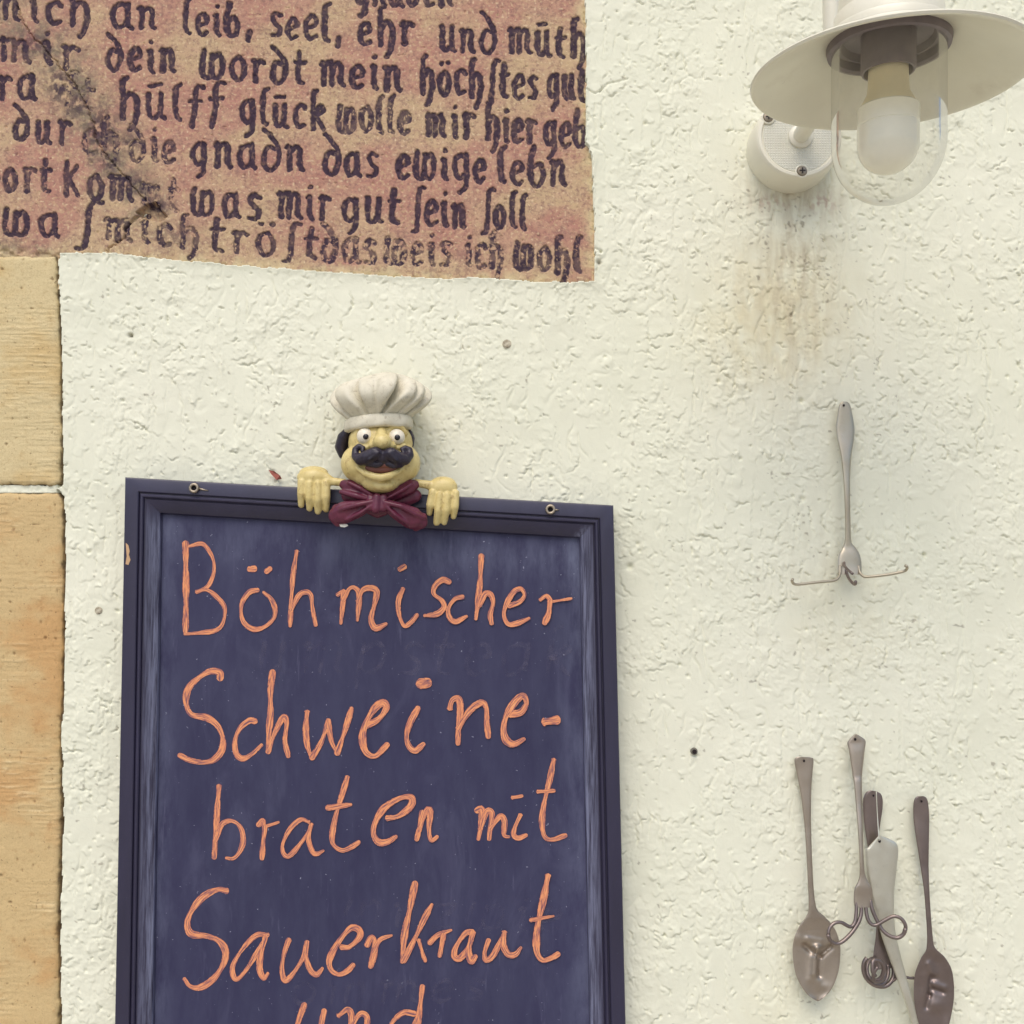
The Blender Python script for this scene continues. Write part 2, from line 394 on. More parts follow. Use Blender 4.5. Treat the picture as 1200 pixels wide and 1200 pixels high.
# (word, left x, left baseline y, right x, right baseline y, x-height, wear)
WORDS = [
 ("gnaden", 412, 3, 532, 6, 27, .15), 
 ("mich", -14, 18, 107, 29, 27, .1), ("an", 125, 30, 186, 33, 27, 0), ("leib,", 210, 38, 298, 41, 26, 0), ("seel,", 312, 42, 403, 48, 27, .1),
 ("ehr", 416, 49, 487, 52, 27, 0), ("und", 512, 58, 583, 61, 28, 0), ("müth", 592, 61, 690, 66, 27, .1),
 ("mir", -6, 66, 94, 79, 27, .25), ("dein", 120, 80, 208, 84, 27, .1), ("wordt", 230, 89, 360, 97, 27, 0), ("mein", 371, 98, 472, 104, 27, 0), ("höchStes", 489, 107, 633, 115, 28, 0), ("gut", 638, 114, 690, 117, 28, .1),
 ("gra", -34, 112, 43, 117, 28, 0), ("ft", 70, 120, 112, 128, 26, .55), ("hülff", 135, 136, 262, 141, 28, .05), ("glück", 277, 142, 382, 150, 27, 0), ("wolle", 391, 152, 482, 155, 27, .25), ("mir", 495, 158, 558, 161, 27, .1), ("hier", 566, 163, 631, 167, 27, .15), ("geb", 634, 168, 690, 172, 27, .15),
 ("dur", 11, 162, 84, 168, 27, .1), ("ch", 92, 176, 140, 184, 27, .5), ("die", 147, 186, 207, 190, 26, .35), ("gnadn", 219, 194, 358, 200, 28, 0), ("das", 375, 203, 445, 206, 28, 0), ("ewige", 461, 208, 572, 211, 28, 0), ("lebn", 580, 213, 666, 217, 28, .1),
 ("dort", -26, 222, 61, 224, 27, .25), ("Kom", 69, 227, 158, 236, 28, .2), ("mt", 160, 236, 211, 248, 26, .5), ("was", 219, 250, 307, 256, 29, .1), ("mir", 321, 253, 390, 258, 28, 0), ("gut", 397, 257, 471, 262, 28, 0), ("Sein", 479, 263, 549, 266, 28, .1), ("Soll", 562, 265, 620, 269, 28, .05),
 ("wa", -2, 271, 72, 277, 28, .1), ("S", 84, 281, 112, 283, 30, .1), ("mich", 118, 277, 236, 291, 26, .35), ("tröSt", 242, 294, 376, 303, 27, .2), ("das", 373, 304, 442, 308, 27, .4), ("weis", 447, 307, 531, 312, 27, .45), ("ich", 542, 311, 592, 314, 27, .4), ("wohl", 599, 315, 684, 319, 27, .3),
]
def catmull(pts, step=1.0, closed=False):
    pts = [np.array(p, dtype=float) for p in pts]
    if len(pts) < 3:
        n = max(2, int(np.linalg.norm(pts[1] - pts[0]) / step) + 1)
        return np.array([pts[0] + (pts[1] - pts[0]) * t for t in np.linspace(0, 1, n)])
    q = [2 * pts[0] - pts[1]] + pts + [2 * pts[-1] - pts[-2]]
    out = []
    for i in range(1, len(q) - 2):
        p0, p1, p2, p3 = q[i - 1:i + 3]
        n = max(2, int(np.linalg.norm(p2 - p1) / step))
        for t in np.linspace(0, 1, n, endpoint=False):
            out.append(.5 * ((2 * p1) + (-p0 + p2) * t + (2 * p0 - 5 * p1 + 4 * p2 - p3) * t * t + (-p0 + 3 * p1 - 3 * p2 + p3) * t ** 3))
    out.append(q[-2])
    return np.array(out)

pu = axis_steps(-30, UV(700, 200)[0] + 4, 0.72, -330, 600, 1.1); pu = pu[pu < UV(700, 200)[0] + 4.1]
pv = axis_steps(UV(0, -24)[1], UV(600, 338)[1], 0.72, -150, 100, 1.1); pv = pv[(pv > -190) & (pv < UV(600, 338)[1] + .5)]
Up, Vp = np.meshgrid(pu, pv)
ink = np.zeros(Up.shape, dtype=np.float32); wearm = np.zeros(Up.shape, dtype=np.float32)
prng = random.Random(5)
wobx = 1.3 * perlin(Up / 11, Vp / 11, 201) + .8 * perlin(Up / 4, Vp / 4, 203); woby = 1.3 * perlin(Up / 11, Vp / 11, 202) + .8 * perlin(Up / 4, Vp / 4, 204)
for (word, x0, y0, x1, y1, xh, wear) in WORDS:
    adv = [GL[ch][0] * xh + 7.5 for ch in word]
    total = sum(adv) - 7.5
    sx = (x1 - x0 - 7) / total
    cur = 0.0
    for ch, a in zip(word, adv):
        jy, js = prng.uniform(-1.5, 1.5), prng.uniform(.92, 1.08)
        for st in GL[ch][1]:
            pts = []
            for (gx, gy) in st:
                lx = 4 + (cur + gx * xh * js) * sx
                f = lx / (x1 - x0)
                pts.append(UV(x0 + lx + gy * xh * .02, y0 + (y1 - y0) * f - gy * xh * .98 * js + jy))
            c = catmull(pts, 2.2)
            r = prng.uniform(3.0, 3.7)
            lo = c.min(0) - 7; hi = c.max(0) + 7
            i0, i1 = np.searchsorted(pv, (lo[1], hi[1])); j0, j1 = np.searchsorted(pu, (lo[0], hi[0]))
            if i1 - i0 < 2 or j1 - j0 < 2: continue
            uu = Up[i0:i1, j0:j1] + wobx[i0:i1, j0:j1]; vv = Vp[i0:i1, j0:j1] + woby[i0:i1, j0:j1]
            dm = np.full(uu.shape, 1e9)
            for q, (p, n) in enumerate(zip(c[:-1], c[1:])):
                dirx = abs(n[0] - p[0]) / (np.hypot(*(n - p)) + 1e-6)
                dm = np.minimum(dm, seg_dist(uu, vv, *p, *n) / (r * (1.12 - .3 * dirx)))      # broad pen: thinner sideways
            k = sstep(1.18, .82, dm)
            ink[i0:i1, j0:j1] = np.maximum(ink[i0:i1, j0:j1], k)
            wearm[i0:i1, j0:j1] = np.maximum(wearm[i0:i1, j0:j1], wear * (k > 0))
        cur += a
wn = fbm(Up / 5, Vp / 5, 211, 3)
paint = ink * (1 - sstep(0.34, 0.5, wn * .4 + wearm * .85 - .04)) * (1 - 0.6 * wearm * sstep(-.2, .4, fbm(Up / 14, Vp / 14, 214, 2)))
def line_dist(pts):
    d = np.full(Up.shape, 1e9); q = catmull([UV(*p) for p in pts], 4)
    for a, b in zip(q[:-1], q[1:]): d = np.minimum(d, seg_dist(Up + 2 * wobx, Vp + 2 * woby, *a, *b))
    return d
cr1 = line_dist([(18, 5), (30, 32), (48, 54), (62, 70), (80, 88), (95, 112), (106, 138), (113, 165), (128, 186), (146, 206), (168, 232)])
cr2 = line_dist([(166, 248), (150, 262), (143, 276), (124, 292)])
hole = poly_sd(Up + 2 * wobx, Vp + 2 * woby, uv_poly([(159, 248), (172, 236), (182, 236), (194, 253), (186, 259), (170, 255)]))
lichen = np.exp(-(line_dist([(10, 20), (60, 60), (95, 105), (110, 165), (160, 230)]) / 34) ** 2) * sstep(-.5, .5, fbm(Up / 22, Vp / 22, 221, 4))
smear = np.zeros(Up.shape)
for (px, py, rx, ry, s) in [(70, 100, 19, 25, 1), (118, 150, 20, 30, 1), (150, 165, 15, 17, .75), (182, 240, 16, 12, .95), (205, 275, 28, 17, .55), (38, 50, 24, 18, .7), (5, 285, 40, 10, .5), (90, 120, 16, 20, .9), (128, 188, 16, 16, .8), (160, 215, 18, 14, .8)]:
    u0, v0 = UV(px, py); smear = np.maximum(smear, s * np.exp(-(((Up - u0) / rx) ** 2 + ((Vp - v0) / ry) ** 2)))
smear *= sstep(-.55, .15, fbm(Up / 8, Vp / 9, 231, 3))
Hp = -2.6 + 0.5 * perlin(Up / 90, Vp / 90, 241) + 0.34 * fbm(Up / 13, Vp / 13, 242, 4, .6) - 1.5 * ink * (1 - .5 * wearm)
Hp -= 1.0 * sstep(.5, .8, perlin(Up / 5, Vp / 5, 243)) 
Hp += 0.35 * sstep(.45, .7, perlin(Up / 6.5, Vp / 6.5, 244)) * (1 - ink)
Hp += 1.0 * sstep(4, -6, cr1) * sstep(-1, 1, Up - Vp * .7) * 0 - 3.2 * np.exp(-(cr1 / 1.0) ** 2) - 4 * np.exp(-(cr2 / 1.5) ** 2) - 9 * sstep(1.2, -1.2, hole)
sdq = poly_sd(Up, Vp, plaque_uv)
Hp -= 3.2 * np.exp(np.minimum(sdq, 0) / 2.4) * sstep(-.5, .5, fbm(Up / 15, Vp / 15, 251, 3))
tan = sstep(-.35, .55, fbm(Up / 110, Vp / 80, 261, 4) + .55 * np.exp(sdq / 26) + .5 * np.exp(-((Up - 110) / 90) ** 2) * sstep(120, 320, Vp) - .05)
me = grid_mesh("inscription_stone", (Up - 600) * S, -Hp * S, Z0 - (Vp - 600) * S)
attr(me, "paint", np.clip(np.maximum(paint, smear), 0, 1)); gr = fbm(Up / 4.6, Vp / 4.2, 281, 3, .65) * .8 + .5 * fbm(Up / 24, Vp / 20, 282, 3); attr(me, "grain", np.clip(gr * .5 + .5, 0, 1)); attr(me, "worn", sstep(.15, .6, fbm(Up / 4.5, Vp / 6, 283, 3)))
attr(me, "rim", sstep(-16, 0, sdq + 7 * fbm(Up / 16, Vp / 16, 291, 3)) * sstep(-.3, .3, fbm(Up / 30, Vp / 30, 292, 3) + .15))
attr(me, "lichen", np.clip(lichen, 0, 1)); attr(me, "tan", tan); attr(me, "fleck", sstep(.38, .66, perlin(Up / 3.6, Vp / 3.6, 271)) * (1 - ink * .6))
pm = M("red_sandstone", rough=0.88, spec=0.15)
c = pm.mix(pm.at("tan"), lin(176, 130, 114), lin(190, 164, 130))
c = pm.mix(pm.step(pm.noise(75, 6, .65), .38, .66, 0, .6), c, lin(190, 156, 130))
c = pm.mix(pm.step(pm.noise(320, 5, .7), .48, .68, 0, .65), c, lin(138, 104, 94))
c = pm.mix(pm.math('MULTIPLY', pm.at("fleck"), .5), c, lin(230, 210, 170))
c = pm.mix(pm.math('MULTIPLY', pm.at("rim"), .7), c, lin(206, 190, 150))
c = pm.mix(pm.math('MULTIPLY', pm.at("lichen"), .8), c, lin(126, 116, 98))
c = pm.mix(pm.step(pm.at("grain"), .56, .85, 0, .42), c, lin(202, 176, 136))
c = pm.mix(pm.step(pm.at("grain"), .44, .16, 0, .4), c, lin(126, 96, 92))
pc = pm.ramp(pm.noise(260, 4, .6), [(0.35, lin(48, 38, 54)), (0.7, lin(72, 58, 72))])
c = pm.mix(pm.math('MULTIPLY', pm.at("paint"), pm.step(pm.at("worn"), 0, 1, .97, .74)), c, pc)
pm.color(c).bump(pm.noise(1300, 5, .7), .4, .0006)
tag(link("inscription_stone", me, pm.m), "reddish sandstone tablet with carved black old German lettering set in the wall", "inscription")
del Up, Vp, ink, paint
# ------------------------------------------------------------------ chalkboard
FD, PD = 0.023, 0.013                    # frame face and panel face, distance from the wall
OUT = [(146, 559), (719, 592), (743.5, 1620), (126, 1620)]
board = empty("chalkboard", P(430, 1100, 0.002), "dark blue framed chalkboard with orange handwriting hung on the plaster", "chalkboard")
B0 = Vector(board.location)
corners = [Vector(P(x, y, FD)) for x, y in OUT]
def inset(ps, w):
    """corner points moved in by w metres along both edges, in the wall's plane"""
    n = len(ps); res = []
    for i in range(n):
        a, b, c = ps[i - 1], ps[i], ps[(i + 1) % n]
        e1 = (b - a).normalized(); e2 = (c - b).normalized()
        n1 = Vector((e1.z, 0, -e1.x)); n2 = Vector((e2.z, 0, -e2.x))
        # solve for the point at distance w inside both edges
        den = n1.x * n2.z - n1.z * n2.x
        k1 = n1.x * b.x + n1.z * b.z + w; k2 = n2.x * b.x + n2.z * b.z + w
        res.append(Vector(((k1 * n2.z - n1.z * k2) / den, b.y, (n1.x * k2 - k1 * n2.x) / den)))
    return res
mm = 0.001
PROFILE = [(0.0, -.021), (0.0, -.0015), (.5, -.0004), (1.6, 0), (10.6, 0), (11.3, -.0006), (11.7, -.0022), (12.3, -.0022), (12.7, -.0004), (13.4, 0.0003), (14.6, .0002), (15.3, -.0006),
           (15.7, -.0022), (16.3, -.0024), (16.7, -.0012), (18.0, -.0016), (25.4, -.0052), (26.6, -.0062), (27.0, -.0074), (27.6, -.0102)]
sub = 40
fv, ff = [], []
rings = []
for (w, dz) in PROFILE:
    ps = inset(corners, w * mm); ring = []
    for i in range(4):
        a, b = ps[i], ps[(i + 1) % 4]
        for k in range(sub):
            p = a.lerp(b, k / sub); fv.append((p.x, p.y - dz, p.z)); ring.append(len(fv) - 1)
    rings.append(ring)
n = 4 * sub
for r0, r1 in zip(rings[:-1], rings[1:]):
    for k in range(n): ff.append((r0[k], r0[(k + 1) % n], r1[(k + 1) % n], r1[k]))
fme = mesh_from("frame", fv, ff, B0)
chip_pts = [P(149.5, 640, FD), P(150.5, 656, FD)]
fm = M("dark_blue_paint", rough=0.36, spec=0.6)
c = fm.ramp(fm.noise(40, 5, .6, (1, 1, .25)), [(0.3, lin(38, 35, 57)), (0.7, lin(47, 44, 69))])
c = fm.mix(fm.step(fm.noise(500, 4, .7), .66, .76, 0, .35), c, lin(120, 122, 150))
rb = fm.math('MULTIPLY', fm.at("rub_sheen"), fm.step(fm.noise(420, 6, .7, (1, 1, .05)), .34, .66))
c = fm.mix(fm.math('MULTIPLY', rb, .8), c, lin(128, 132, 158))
fm.color(c).bump(fm.noise(120, 5, .6, (1, 1, .12)), .25, .0006)
rub_sheen = np.zeros((len(PROFILE), n))
rub_sheen[-4:-1, sub:2 * sub] = 1; rub_sheen[-4:-1, 3 * sub:] = 1; rub_sheen[-5, sub:2 * sub] = .45; rub_sheen[-5, 3 * sub:] = .45  # side rails only: worn inner edge line, plus slope sheen put into the colour
attr(fme, "rub_sheen", rub_sheen)
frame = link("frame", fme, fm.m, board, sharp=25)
inner = inset(corners, 27.2 * mm)
pm_ = M("board_paint", rough=0.6, spec=0.3)
base = pm_.ramp(pm_.noise(9, 5, .6, (1, 1, .5)), [(0.3, lin(46, 45, 73)), (0.7, lin(54, 53, 82))])
wipe = pm_.noise(22, 6, .65, (1, 1, .35), 1.2)
base = pm_.mix(pm_.step(wipe, .5, .72, 0, .35), base, lin(84, 84, 110))
base = pm_.mix(pm_.step(pm_.noise(130, 5, .7, (1, 1, .12)), .6, .78, 0, .3), base, lin(120, 120, 146))
base = pm_.mix(pm_.step(pm_.noise(420, 2, .5), .74, .78, 0, .6), base, lin(170, 172, 190))
dust = pm_.math('MULTIPLY', pm_.at("dust"), pm_.step(pm_.noise(60, 6, .7, (1, 1, .3)), .3, .7))
base = pm_.mix(pm_.math('MULTIPLY', dust, .6), base, lin(120, 126, 150))
pm_.color(base).bump(pm_.noise(60, 5, .6, (1, 1, .1)), .2, .0005)
# the panel: a fine sheet with a faint layer of old chalk dust along its top and right edge
ub = np.linspace(0, 1, 120); vb = np.linspace(0, 1, 220)
UU, VV = np.meshgrid(ub, vb)
q = [np.array(v) for v in inner]
pt = (q[0][None, None] * ((1 - UU) * (1 - VV))[..., None] + q[1][None, None] * (UU * (1 - VV))[..., None] + q[2][None, None] * (UU * VV)[..., None] + q[3][None, None] * ((1 - UU) * VV)[..., None])
bo = np.array(B0)
panel_me = grid_mesh("panel", pt[..., 0] - bo[0], np.full(UU.shape, -PD - bo[1]), pt[..., 2] - bo[2])
W_ = 500.0
attr(panel_me, "dust", np.exp(-(VV * 1020 / 46) ** 2) * (0.55 + .45 * UU) * sstep(-.01, .05, VV) + .45 * np.exp(-((1 - UU) * W_ / 22) ** 2) + .4 * np.exp(-(UU * W_ / 16) ** 2) + .12)
panel = link("panel", panel_me, pm_.m, board)
back = inset(corners, 3 * mm)
bm_me = mesh_from("back_panel", [(p.x, -.003, p.z) for p in back] + [(p.x, -.009, p.z) for p in back], [(3, 2, 1, 0), (4, 5, 6, 7), (0, 1, 5, 4), (1, 2, 6, 5), (2, 3, 7, 6), (3, 0, 4, 7)], B0)
link("back_panel", bm_me, fm.m, board, smooth=False)
# bare wood where paint has flaked off the frame's edge
woodm = M("bare_wood", rough=.8).color(lin(196, 160, 122)).m
def flake(name, outline, d, mat, parent, origin):
    vs_ = [P(x, y, d) for x, y in outline]; cxy = sum(vs_, Vector()) / len(vs_)
    cxy.y -= .0004
    return link(name, mesh_from(name, [tuple(v) for v in vs_] + [tuple(cxy)], [(i, (i + 1) % len(vs_), len(vs_)) for i in range(len(vs_))][::-1], origin), mat, parent)
flake("paint_chip", [(147.3, 636), (150.5, 639), (152, 646), (151, 650), (153, 656), (150.5, 662), (147, 661), (148.5, 652)], FD + .0002, woodm, board, B0)
whitem = M("dry_white_paint", rough=.7).color(lin(222, 218, 205)).m

# ---- chalk marker writing: flat strokes with round ends
def ribbons(name, strokes, d, mat, parent, origin, dw=1.0, cap=True):
    verts, faces, uvx, uvy = [], [], [], []
    wr = random.Random(len(strokes) * 13 + int(strokes[0][0][0][0] * 10))
    for si, (pts, w) in enumerate(strokes):
        dd = d + 0.00022 + si * 0.00006
        c = catmull(pts, 1.2)
        L = np.concatenate([[0], np.cumsum(np.hypot(*(np.diff(c, axis=0)).T))])
        r0 = w * dw / 2
        tg = np.gradient(c, axis=0); tg /= np.maximum(np.hypot(tg[:, 0], tg[:, 1]), 1e-6)[:, None]
        nr = np.stack([-tg[:, 1], tg[:, 0]], -1)
        off = wr.uniform(0, 500)
        # round caps: extra rows beyond both ends
        rows = []
        for a in (0.0, .3, .55, .75, .9): rows.append((c[0] - tg[0] * r0 * .8 * (1 - a), nr[0], r0 * math.sqrt(max(0.02, 1 - (1 - a) ** 2)), -r0 * (1 - a)))
        for k in range(len(c)):
            t = L[k] / max(L[-1], 1e-6)
            rr = r0 * (.97 + .2 * math.sin(L[k] * .13 + off) + .05 * math.sin(L[k] * .31 + 2 * off))
            rr *= 1 - .28 * max(0, (t - .75) / .25) ** 2 if L[-1] > 4 * r0 else 1
            rows.append((c[k], nr[k], rr, L[k]))
        rl = rows[-1][2]
        for a in (.3, .55, .75, .9, 1.0): rows.append((c[-1] + tg[-1] * rl * .8 * a, nr[-1], rl * math.sqrt(max(0.02, 1 - a * a)), L[-1] + rl * a))
        NA = 7; base_i = len(verts)
        for ri, (pc, nn, rr, ll) in enumerate(rows):
            for j in range(NA):
                s = -1 + 2 * j / (NA - 1)
                je = 1 + (.025 * math.sin(ll * .9 + off * (1 + (s > 0))) if abs(s) == 1 else 0)
                p = P(pc[0] + nn[0] * rr * s * je, pc[1] + nn[1] * rr * s * je, dd)
                verts.append((p.x, p.y - ri * 4e-7, p.z)); uvx.append(s); uvy.append(ll + off)
        for k in range(len(rows) - 1):
            for j in range(NA - 1):
                a = base_i + k * NA + j
                faces.append((a, a + 1, a + NA + 1, a + NA))
    me = mesh_from(name, verts, faces, origin)
    me.update()
    # make every face look out of the wall
    bm = bmesh.new(); bm.from_mesh(me)
    for f in bm.faces:
        f.normal_update()
        if f.normal.y > 0: f.normal_flip()
    bm.to_mesh(me); bm.free()
    attr(me, "across", uvx); attr(me, "along", uvy)
    return link(name, me, mat, parent)
ck = M("orange_chalk", rough=.7, spec=.2)
comb = ck.n("ShaderNodeCombineXYZ"); ck.L(ck.math('MULTIPLY', ck.at("across"), 2.4), comb.inputs[0]); ck.L(ck.math('MULTIPLY', ck.at("along"), .06), comb.inputs[1])
nz = ck.n("ShaderNodeTexNoise"); nz.inputs["Scale"].default_value = 1.0; nz.inputs["Detail"].default_value = 5; nz.inputs["Roughness"].default_value = .6
ck.L(comb.outputs[0], nz.inputs["Vector"])
c = ck.ramp(nz.outputs[0], [(0.35, lin(112, 82, 96)), (0.455, lin(186, 120, 100)), (0.55, lin(228, 150, 104)), (.75, lin(234, 174, 126))])
ed = ck.step(ck.math('ABSOLUTE', ck.at("across")), .84, 1.0, 0, .6)
c = ck.mix(ed, c, lin(180, 104, 84))
dry = ck.math('ADD', ck.noise(650, 5, .75), ck.math('MULTIPLY', ck.math('POWER', ck.math('ABSOLUTE', ck.at('across')), 4.0), .16))
c = ck.mix(ck.step(dry, .62, .74, 0, .85), c, lin(92, 74, 94))
ck.color(c)
def A4(ox, oy, sc): return lambda strokes: [([(ox + x / sc, oy + y / sc) for x, y in pts], w / sc) for pts, w in strokes]
ZA, ZB, ZC, ZD, ZE, ZF = A4(130, 540, 4), A4(420, 560, 3.75), A4(130, 760, 4), A4(420, 760, 3.75), A4(130, 980, 4), A4(420, 980, 3.529)
Z1 = A4(0, 0, 1)
WORD1 = ZA([([(350, 385), (352, 600), (350, 800)], 29), ([(368, 400), (430, 390), (470, 440), (484, 490), (478, 540), (452, 590), (402, 612)], 18), ([(402, 614), (450, 605), (500, 642), (533, 690), (525, 760), (490, 795), (420, 806), (345, 812)], 20),
            ([(650, 508), (672, 506)], 30), ([(728, 520), (746, 505)], 24), ([(688, 606), (650, 615), (617, 660), (610, 710), (625, 760), (670, 790), (720, 778), (760, 742), (770, 700), (752, 650), (715, 616)], 22),
            ([(871, 425), (856, 520), (846, 640), (840, 775)], 22), ([(846, 700), (880, 632), (915, 615), (938, 632), (945, 690), (960, 770)], 22),
            ([(1062, 628), (1092, 608)], 20), ([(1092, 612), (1086, 680), (1078, 762)], 24), ([(1090, 650), (1120, 598), (1150, 600), (1164, 640), (1155, 748)], 24)]) \
      + ZB([([(0, 540), (18, 494), (55, 484), (80, 500), (70, 560), (56, 620), (75, 660), (122, 642)], 25),
            ([(182, 402), (202, 390)], 24), ([(196, 488), (176, 540), (180, 605), (202, 650), (230, 635), (258, 602)], 21),
            ([(400, 458), (370, 448), (337, 475), (332, 510), (368, 540), (376, 570), (345, 598), (290, 605)], 23),
            ([(458, 523), (425, 532), (397, 570), (398, 608), (425, 632), (476, 608)], 21),
            ([(540, 342), (535, 450), (525, 550), (516, 620)], 25), ([(530, 560), (555, 512), (580, 512), (592, 550), (580, 600), (586, 640)], 24),
            ([(662, 562), (708, 545), (730, 515), (714, 488), (682, 502), (648, 560), (640, 608), (660, 643), (700, 638), (750, 617)], 22),
            ([(800, 535), (826, 519), (848, 542)], 18), ([(850, 544), (936, 530)], 14), ([(842, 545), (836, 595), (818, 638)], 28)])
WORD2 = ZC([([(512, 142), (508, 112), (460, 108), (400, 147), (362, 190), (352, 250), (377, 308), (450, 325), (500, 362), (524, 420), (519, 478), (480, 522), (430, 533), (370, 523), (322, 500)], 29),
            ([(678, 342), (650, 338), (607, 372), (582, 430), (587, 490), (617, 516), (660, 495), (707, 452)], 25),
            ([(758, 108), (748, 200), (748, 300), (740, 400), (735, 484)], 28), ([(737, 485), (765, 402), (808, 322), (824, 352), (816, 430), (832, 506)], 25),
            ([(920, 298), (914, 370), (920, 450), (940, 512)], 27), ([(941, 514), (990, 430), (1018, 335)], 25), ([(1020, 336), (1030, 420), (1058, 492)], 22), ([(1060, 492), (1095, 390), (1128, 280)], 27)]) \
      + ZD([([(35, 338), (88, 310), (122, 262), (108, 238), (72, 262), (32, 330), (18, 390), (32, 453), (75, 472), (127, 422)], 30),
            ([(268, 155), (305, 150)], 40), ([(262, 262), (230, 320), (212, 380), (222, 428), (250, 448), (286, 420)], 26),
            ([(402, 262), (412, 228), (438, 220), (448, 262), (440, 340), (438, 418)], 28), ([(440, 350), (490, 272), (540, 238), (562, 262), (565, 330), (571, 388)], 27),
            ([(665, 288), (713, 280), (738, 240), (724, 208), (692, 230), (652, 290), (638, 350), (647, 398), (680, 420), (728, 398)], 30),
            ([(820, 322), (872, 314)], 40)])
WORD3 = ZC([([(507, 645), (498, 760), (490, 880), (484, 980)], 26), ([(490, 900), (520, 825), (568, 808), (608, 840), (620, 900), (604, 952), (575, 983), (540, 982)], 23),
            ([(690, 828), (712, 806), (718, 845)], 22), ([(722, 835), (786, 814)], 19), ([(722, 835), (715, 900), (708, 985)], 25),
            ([(926, 812), (890, 802), (842, 842), (808, 908), (807, 955), (830, 974), (868, 940), (918, 872), (938, 825)], 21), ([(940, 825), (926, 890), (944, 950), (965, 963), (996, 947)], 22),
            ([(1108, 604), (1085, 680), (1055, 780), (1037, 880), (1047, 924), (1085, 946), (1128, 930), (1162, 907)], 25), ([(1014, 747), (1126, 731)], 24)]) \
      + ZD([([(128, 745), (178, 735), (230, 692), (232, 655), (182, 658), (112, 702), (72, 770), (68, 820), (92, 852), (130, 848), (165, 826)], 28),
            ([(280, 718), (267, 790), (256, 840)], 24), ([(266, 800), (298, 714), (316, 714), (310, 790), (320, 842), (346, 827)], 24)])
WORD3B = ZD([([(520, 712), (542, 708), (538, 780), (527, 838)], 26), ([(536, 790), (562, 718), (586, 722), (580, 780), (574, 838)], 24), ([(582, 790), (622, 738), (642, 758), (640, 818), (662, 828)], 23),
             ([(678, 655), (720, 648)], 20), ([(712, 732), (690, 780), (682, 818), (702, 833), (738, 820)], 21),
             ([(858, 490), (840, 580), (816, 680), (807, 760), (817, 823), (850, 840), (910, 821)], 24), ([(790, 629), (860, 625)], 20)])
WORD4 = ZE([([(542, 256), (500, 250), (432, 284), (378, 350), (358, 410), (377, 457), (450, 468), (508, 492), (537, 540), (527, 600), (480, 668), (420, 708), (372, 703), (344, 668)], 30),
            ([(735, 462), (682, 464), (622, 522), (574, 600), (572, 648), (592, 670), (640, 618), (698, 522), (722, 474)], 22), ([(724, 472), (702, 560), (697, 620), (716, 666), (736, 642)], 27),
            ([(834, 484), (812, 550), (802, 620), (815, 676), (850, 648), (900, 570), (918, 496)], 23), ([(919, 496), (916, 570), (936, 628), (965, 648), (992, 618)], 24),
            ([(1082, 520), (1118, 518), (1166, 472), (1162, 438), (1122, 432), (1064, 500), (1024, 580), (1034, 628), (1070, 648), (1110, 630), (1136, 602)], 28)]) \
      + ZF([([(36, 450), (52, 418), (66, 430), (66, 480), (50, 540)], 26), ([(62, 478), (90, 428), (138, 410)], 18),
            ([(234, 194), (215, 290), (192, 400), (181, 520)], 26), ([(186, 516), (230, 430), (278, 330), (304, 282)], 23), ([(250, 430), (264, 480), (277, 516)], 18),
            ([(294, 442), (330, 408), (384, 388)], 20), ([(352, 408), (336, 496)], 24),
            ([(472, 396), (442, 402), (402, 460), (398, 498), (422, 503), (460, 450), (474, 400)], 24), ([(473, 398), (456, 470), (466, 516), (484, 496)], 26),
            ([(538, 430), (522, 480), (528, 512), (560, 488), (603, 398)], 22), ([(604, 398), (600, 450), (620, 488), (650, 488), (672, 460)], 24),
            ([(784, 164), (765, 260), (741, 370), (737, 470), (761, 512), (800, 502), (826, 487)], 27), ([(712, 347), (808, 330)], 15)])
WORD5 = Z1([([(357, 1177), (351, 1193), (347, 1210), (351, 1227), (361, 1230), (373, 1213), (379, 1186)], 6.2), ([(380, 1184), (377, 1205), (381, 1226), (390, 1224)], 6),
            ([(397, 1190), (408, 1183), (412, 1195), (408, 1230)], 6.5), ([(409, 1210), (421, 1189), (430, 1192), (430, 1210), (434, 1230)], 6.3),
            ([(486, 1188), (472, 1187), (458, 1201), (456, 1220), (465, 1229), (480, 1214), (489, 1192)], 6.2), ([(495, 1156), (491, 1190), (488, 1220), (494, 1230)], 6.6)])
for wd in (WORD1, WORD2, WORD3, WORD3B, WORD4, WORD5):
    ribbons("chalk_word", wd, PD, ck.m, board, B0)
# faint remains of an older, wiped menu
ghm = M("wiped_chalk", rough=.6, spec=.3); ghm.color(lin(108, 104, 128))
ghm.L(ghm.step(ghm.noise(70, 5, .7), .35, .75, 0, .3), ghm.b.inputs["Alpha"]); gh = ghm.m
GL['p'] = (.7, [[(.08, .98), (.08, -.5)], [(.1, .74), (.36, 1.0), (.58, .7), (.5, .2), (.28, .0), (.1, .2)]])
GL['z'] = (.6, [[(.06, .96), (.52, .96), (.08, .04), (.56, .04)]])
def ghost(word, x0, y0, x1, y1, xh):
    tot = sum(GL[ch][0] for ch in word) + .25 * (len(word) - 1); k = (x1 - x0) / (tot * xh); cur, out = 0, []
    for ch in word:
        for st in GL[ch][1]:
            pts = [(x0 + (cur + gx) * xh * k + gy * xh * .18, y0 + (y1 - y0) * (cur / tot) - gy * xh) for gx, gy in st]
            out.append((pts, 5.5))
        cur += GL[ch][0] + .25
    return out
ribbons("chalk_smudge", ghost("umpsteak", 300, 788, 668, 792, 36), PD - .00012, gh, board, B0)

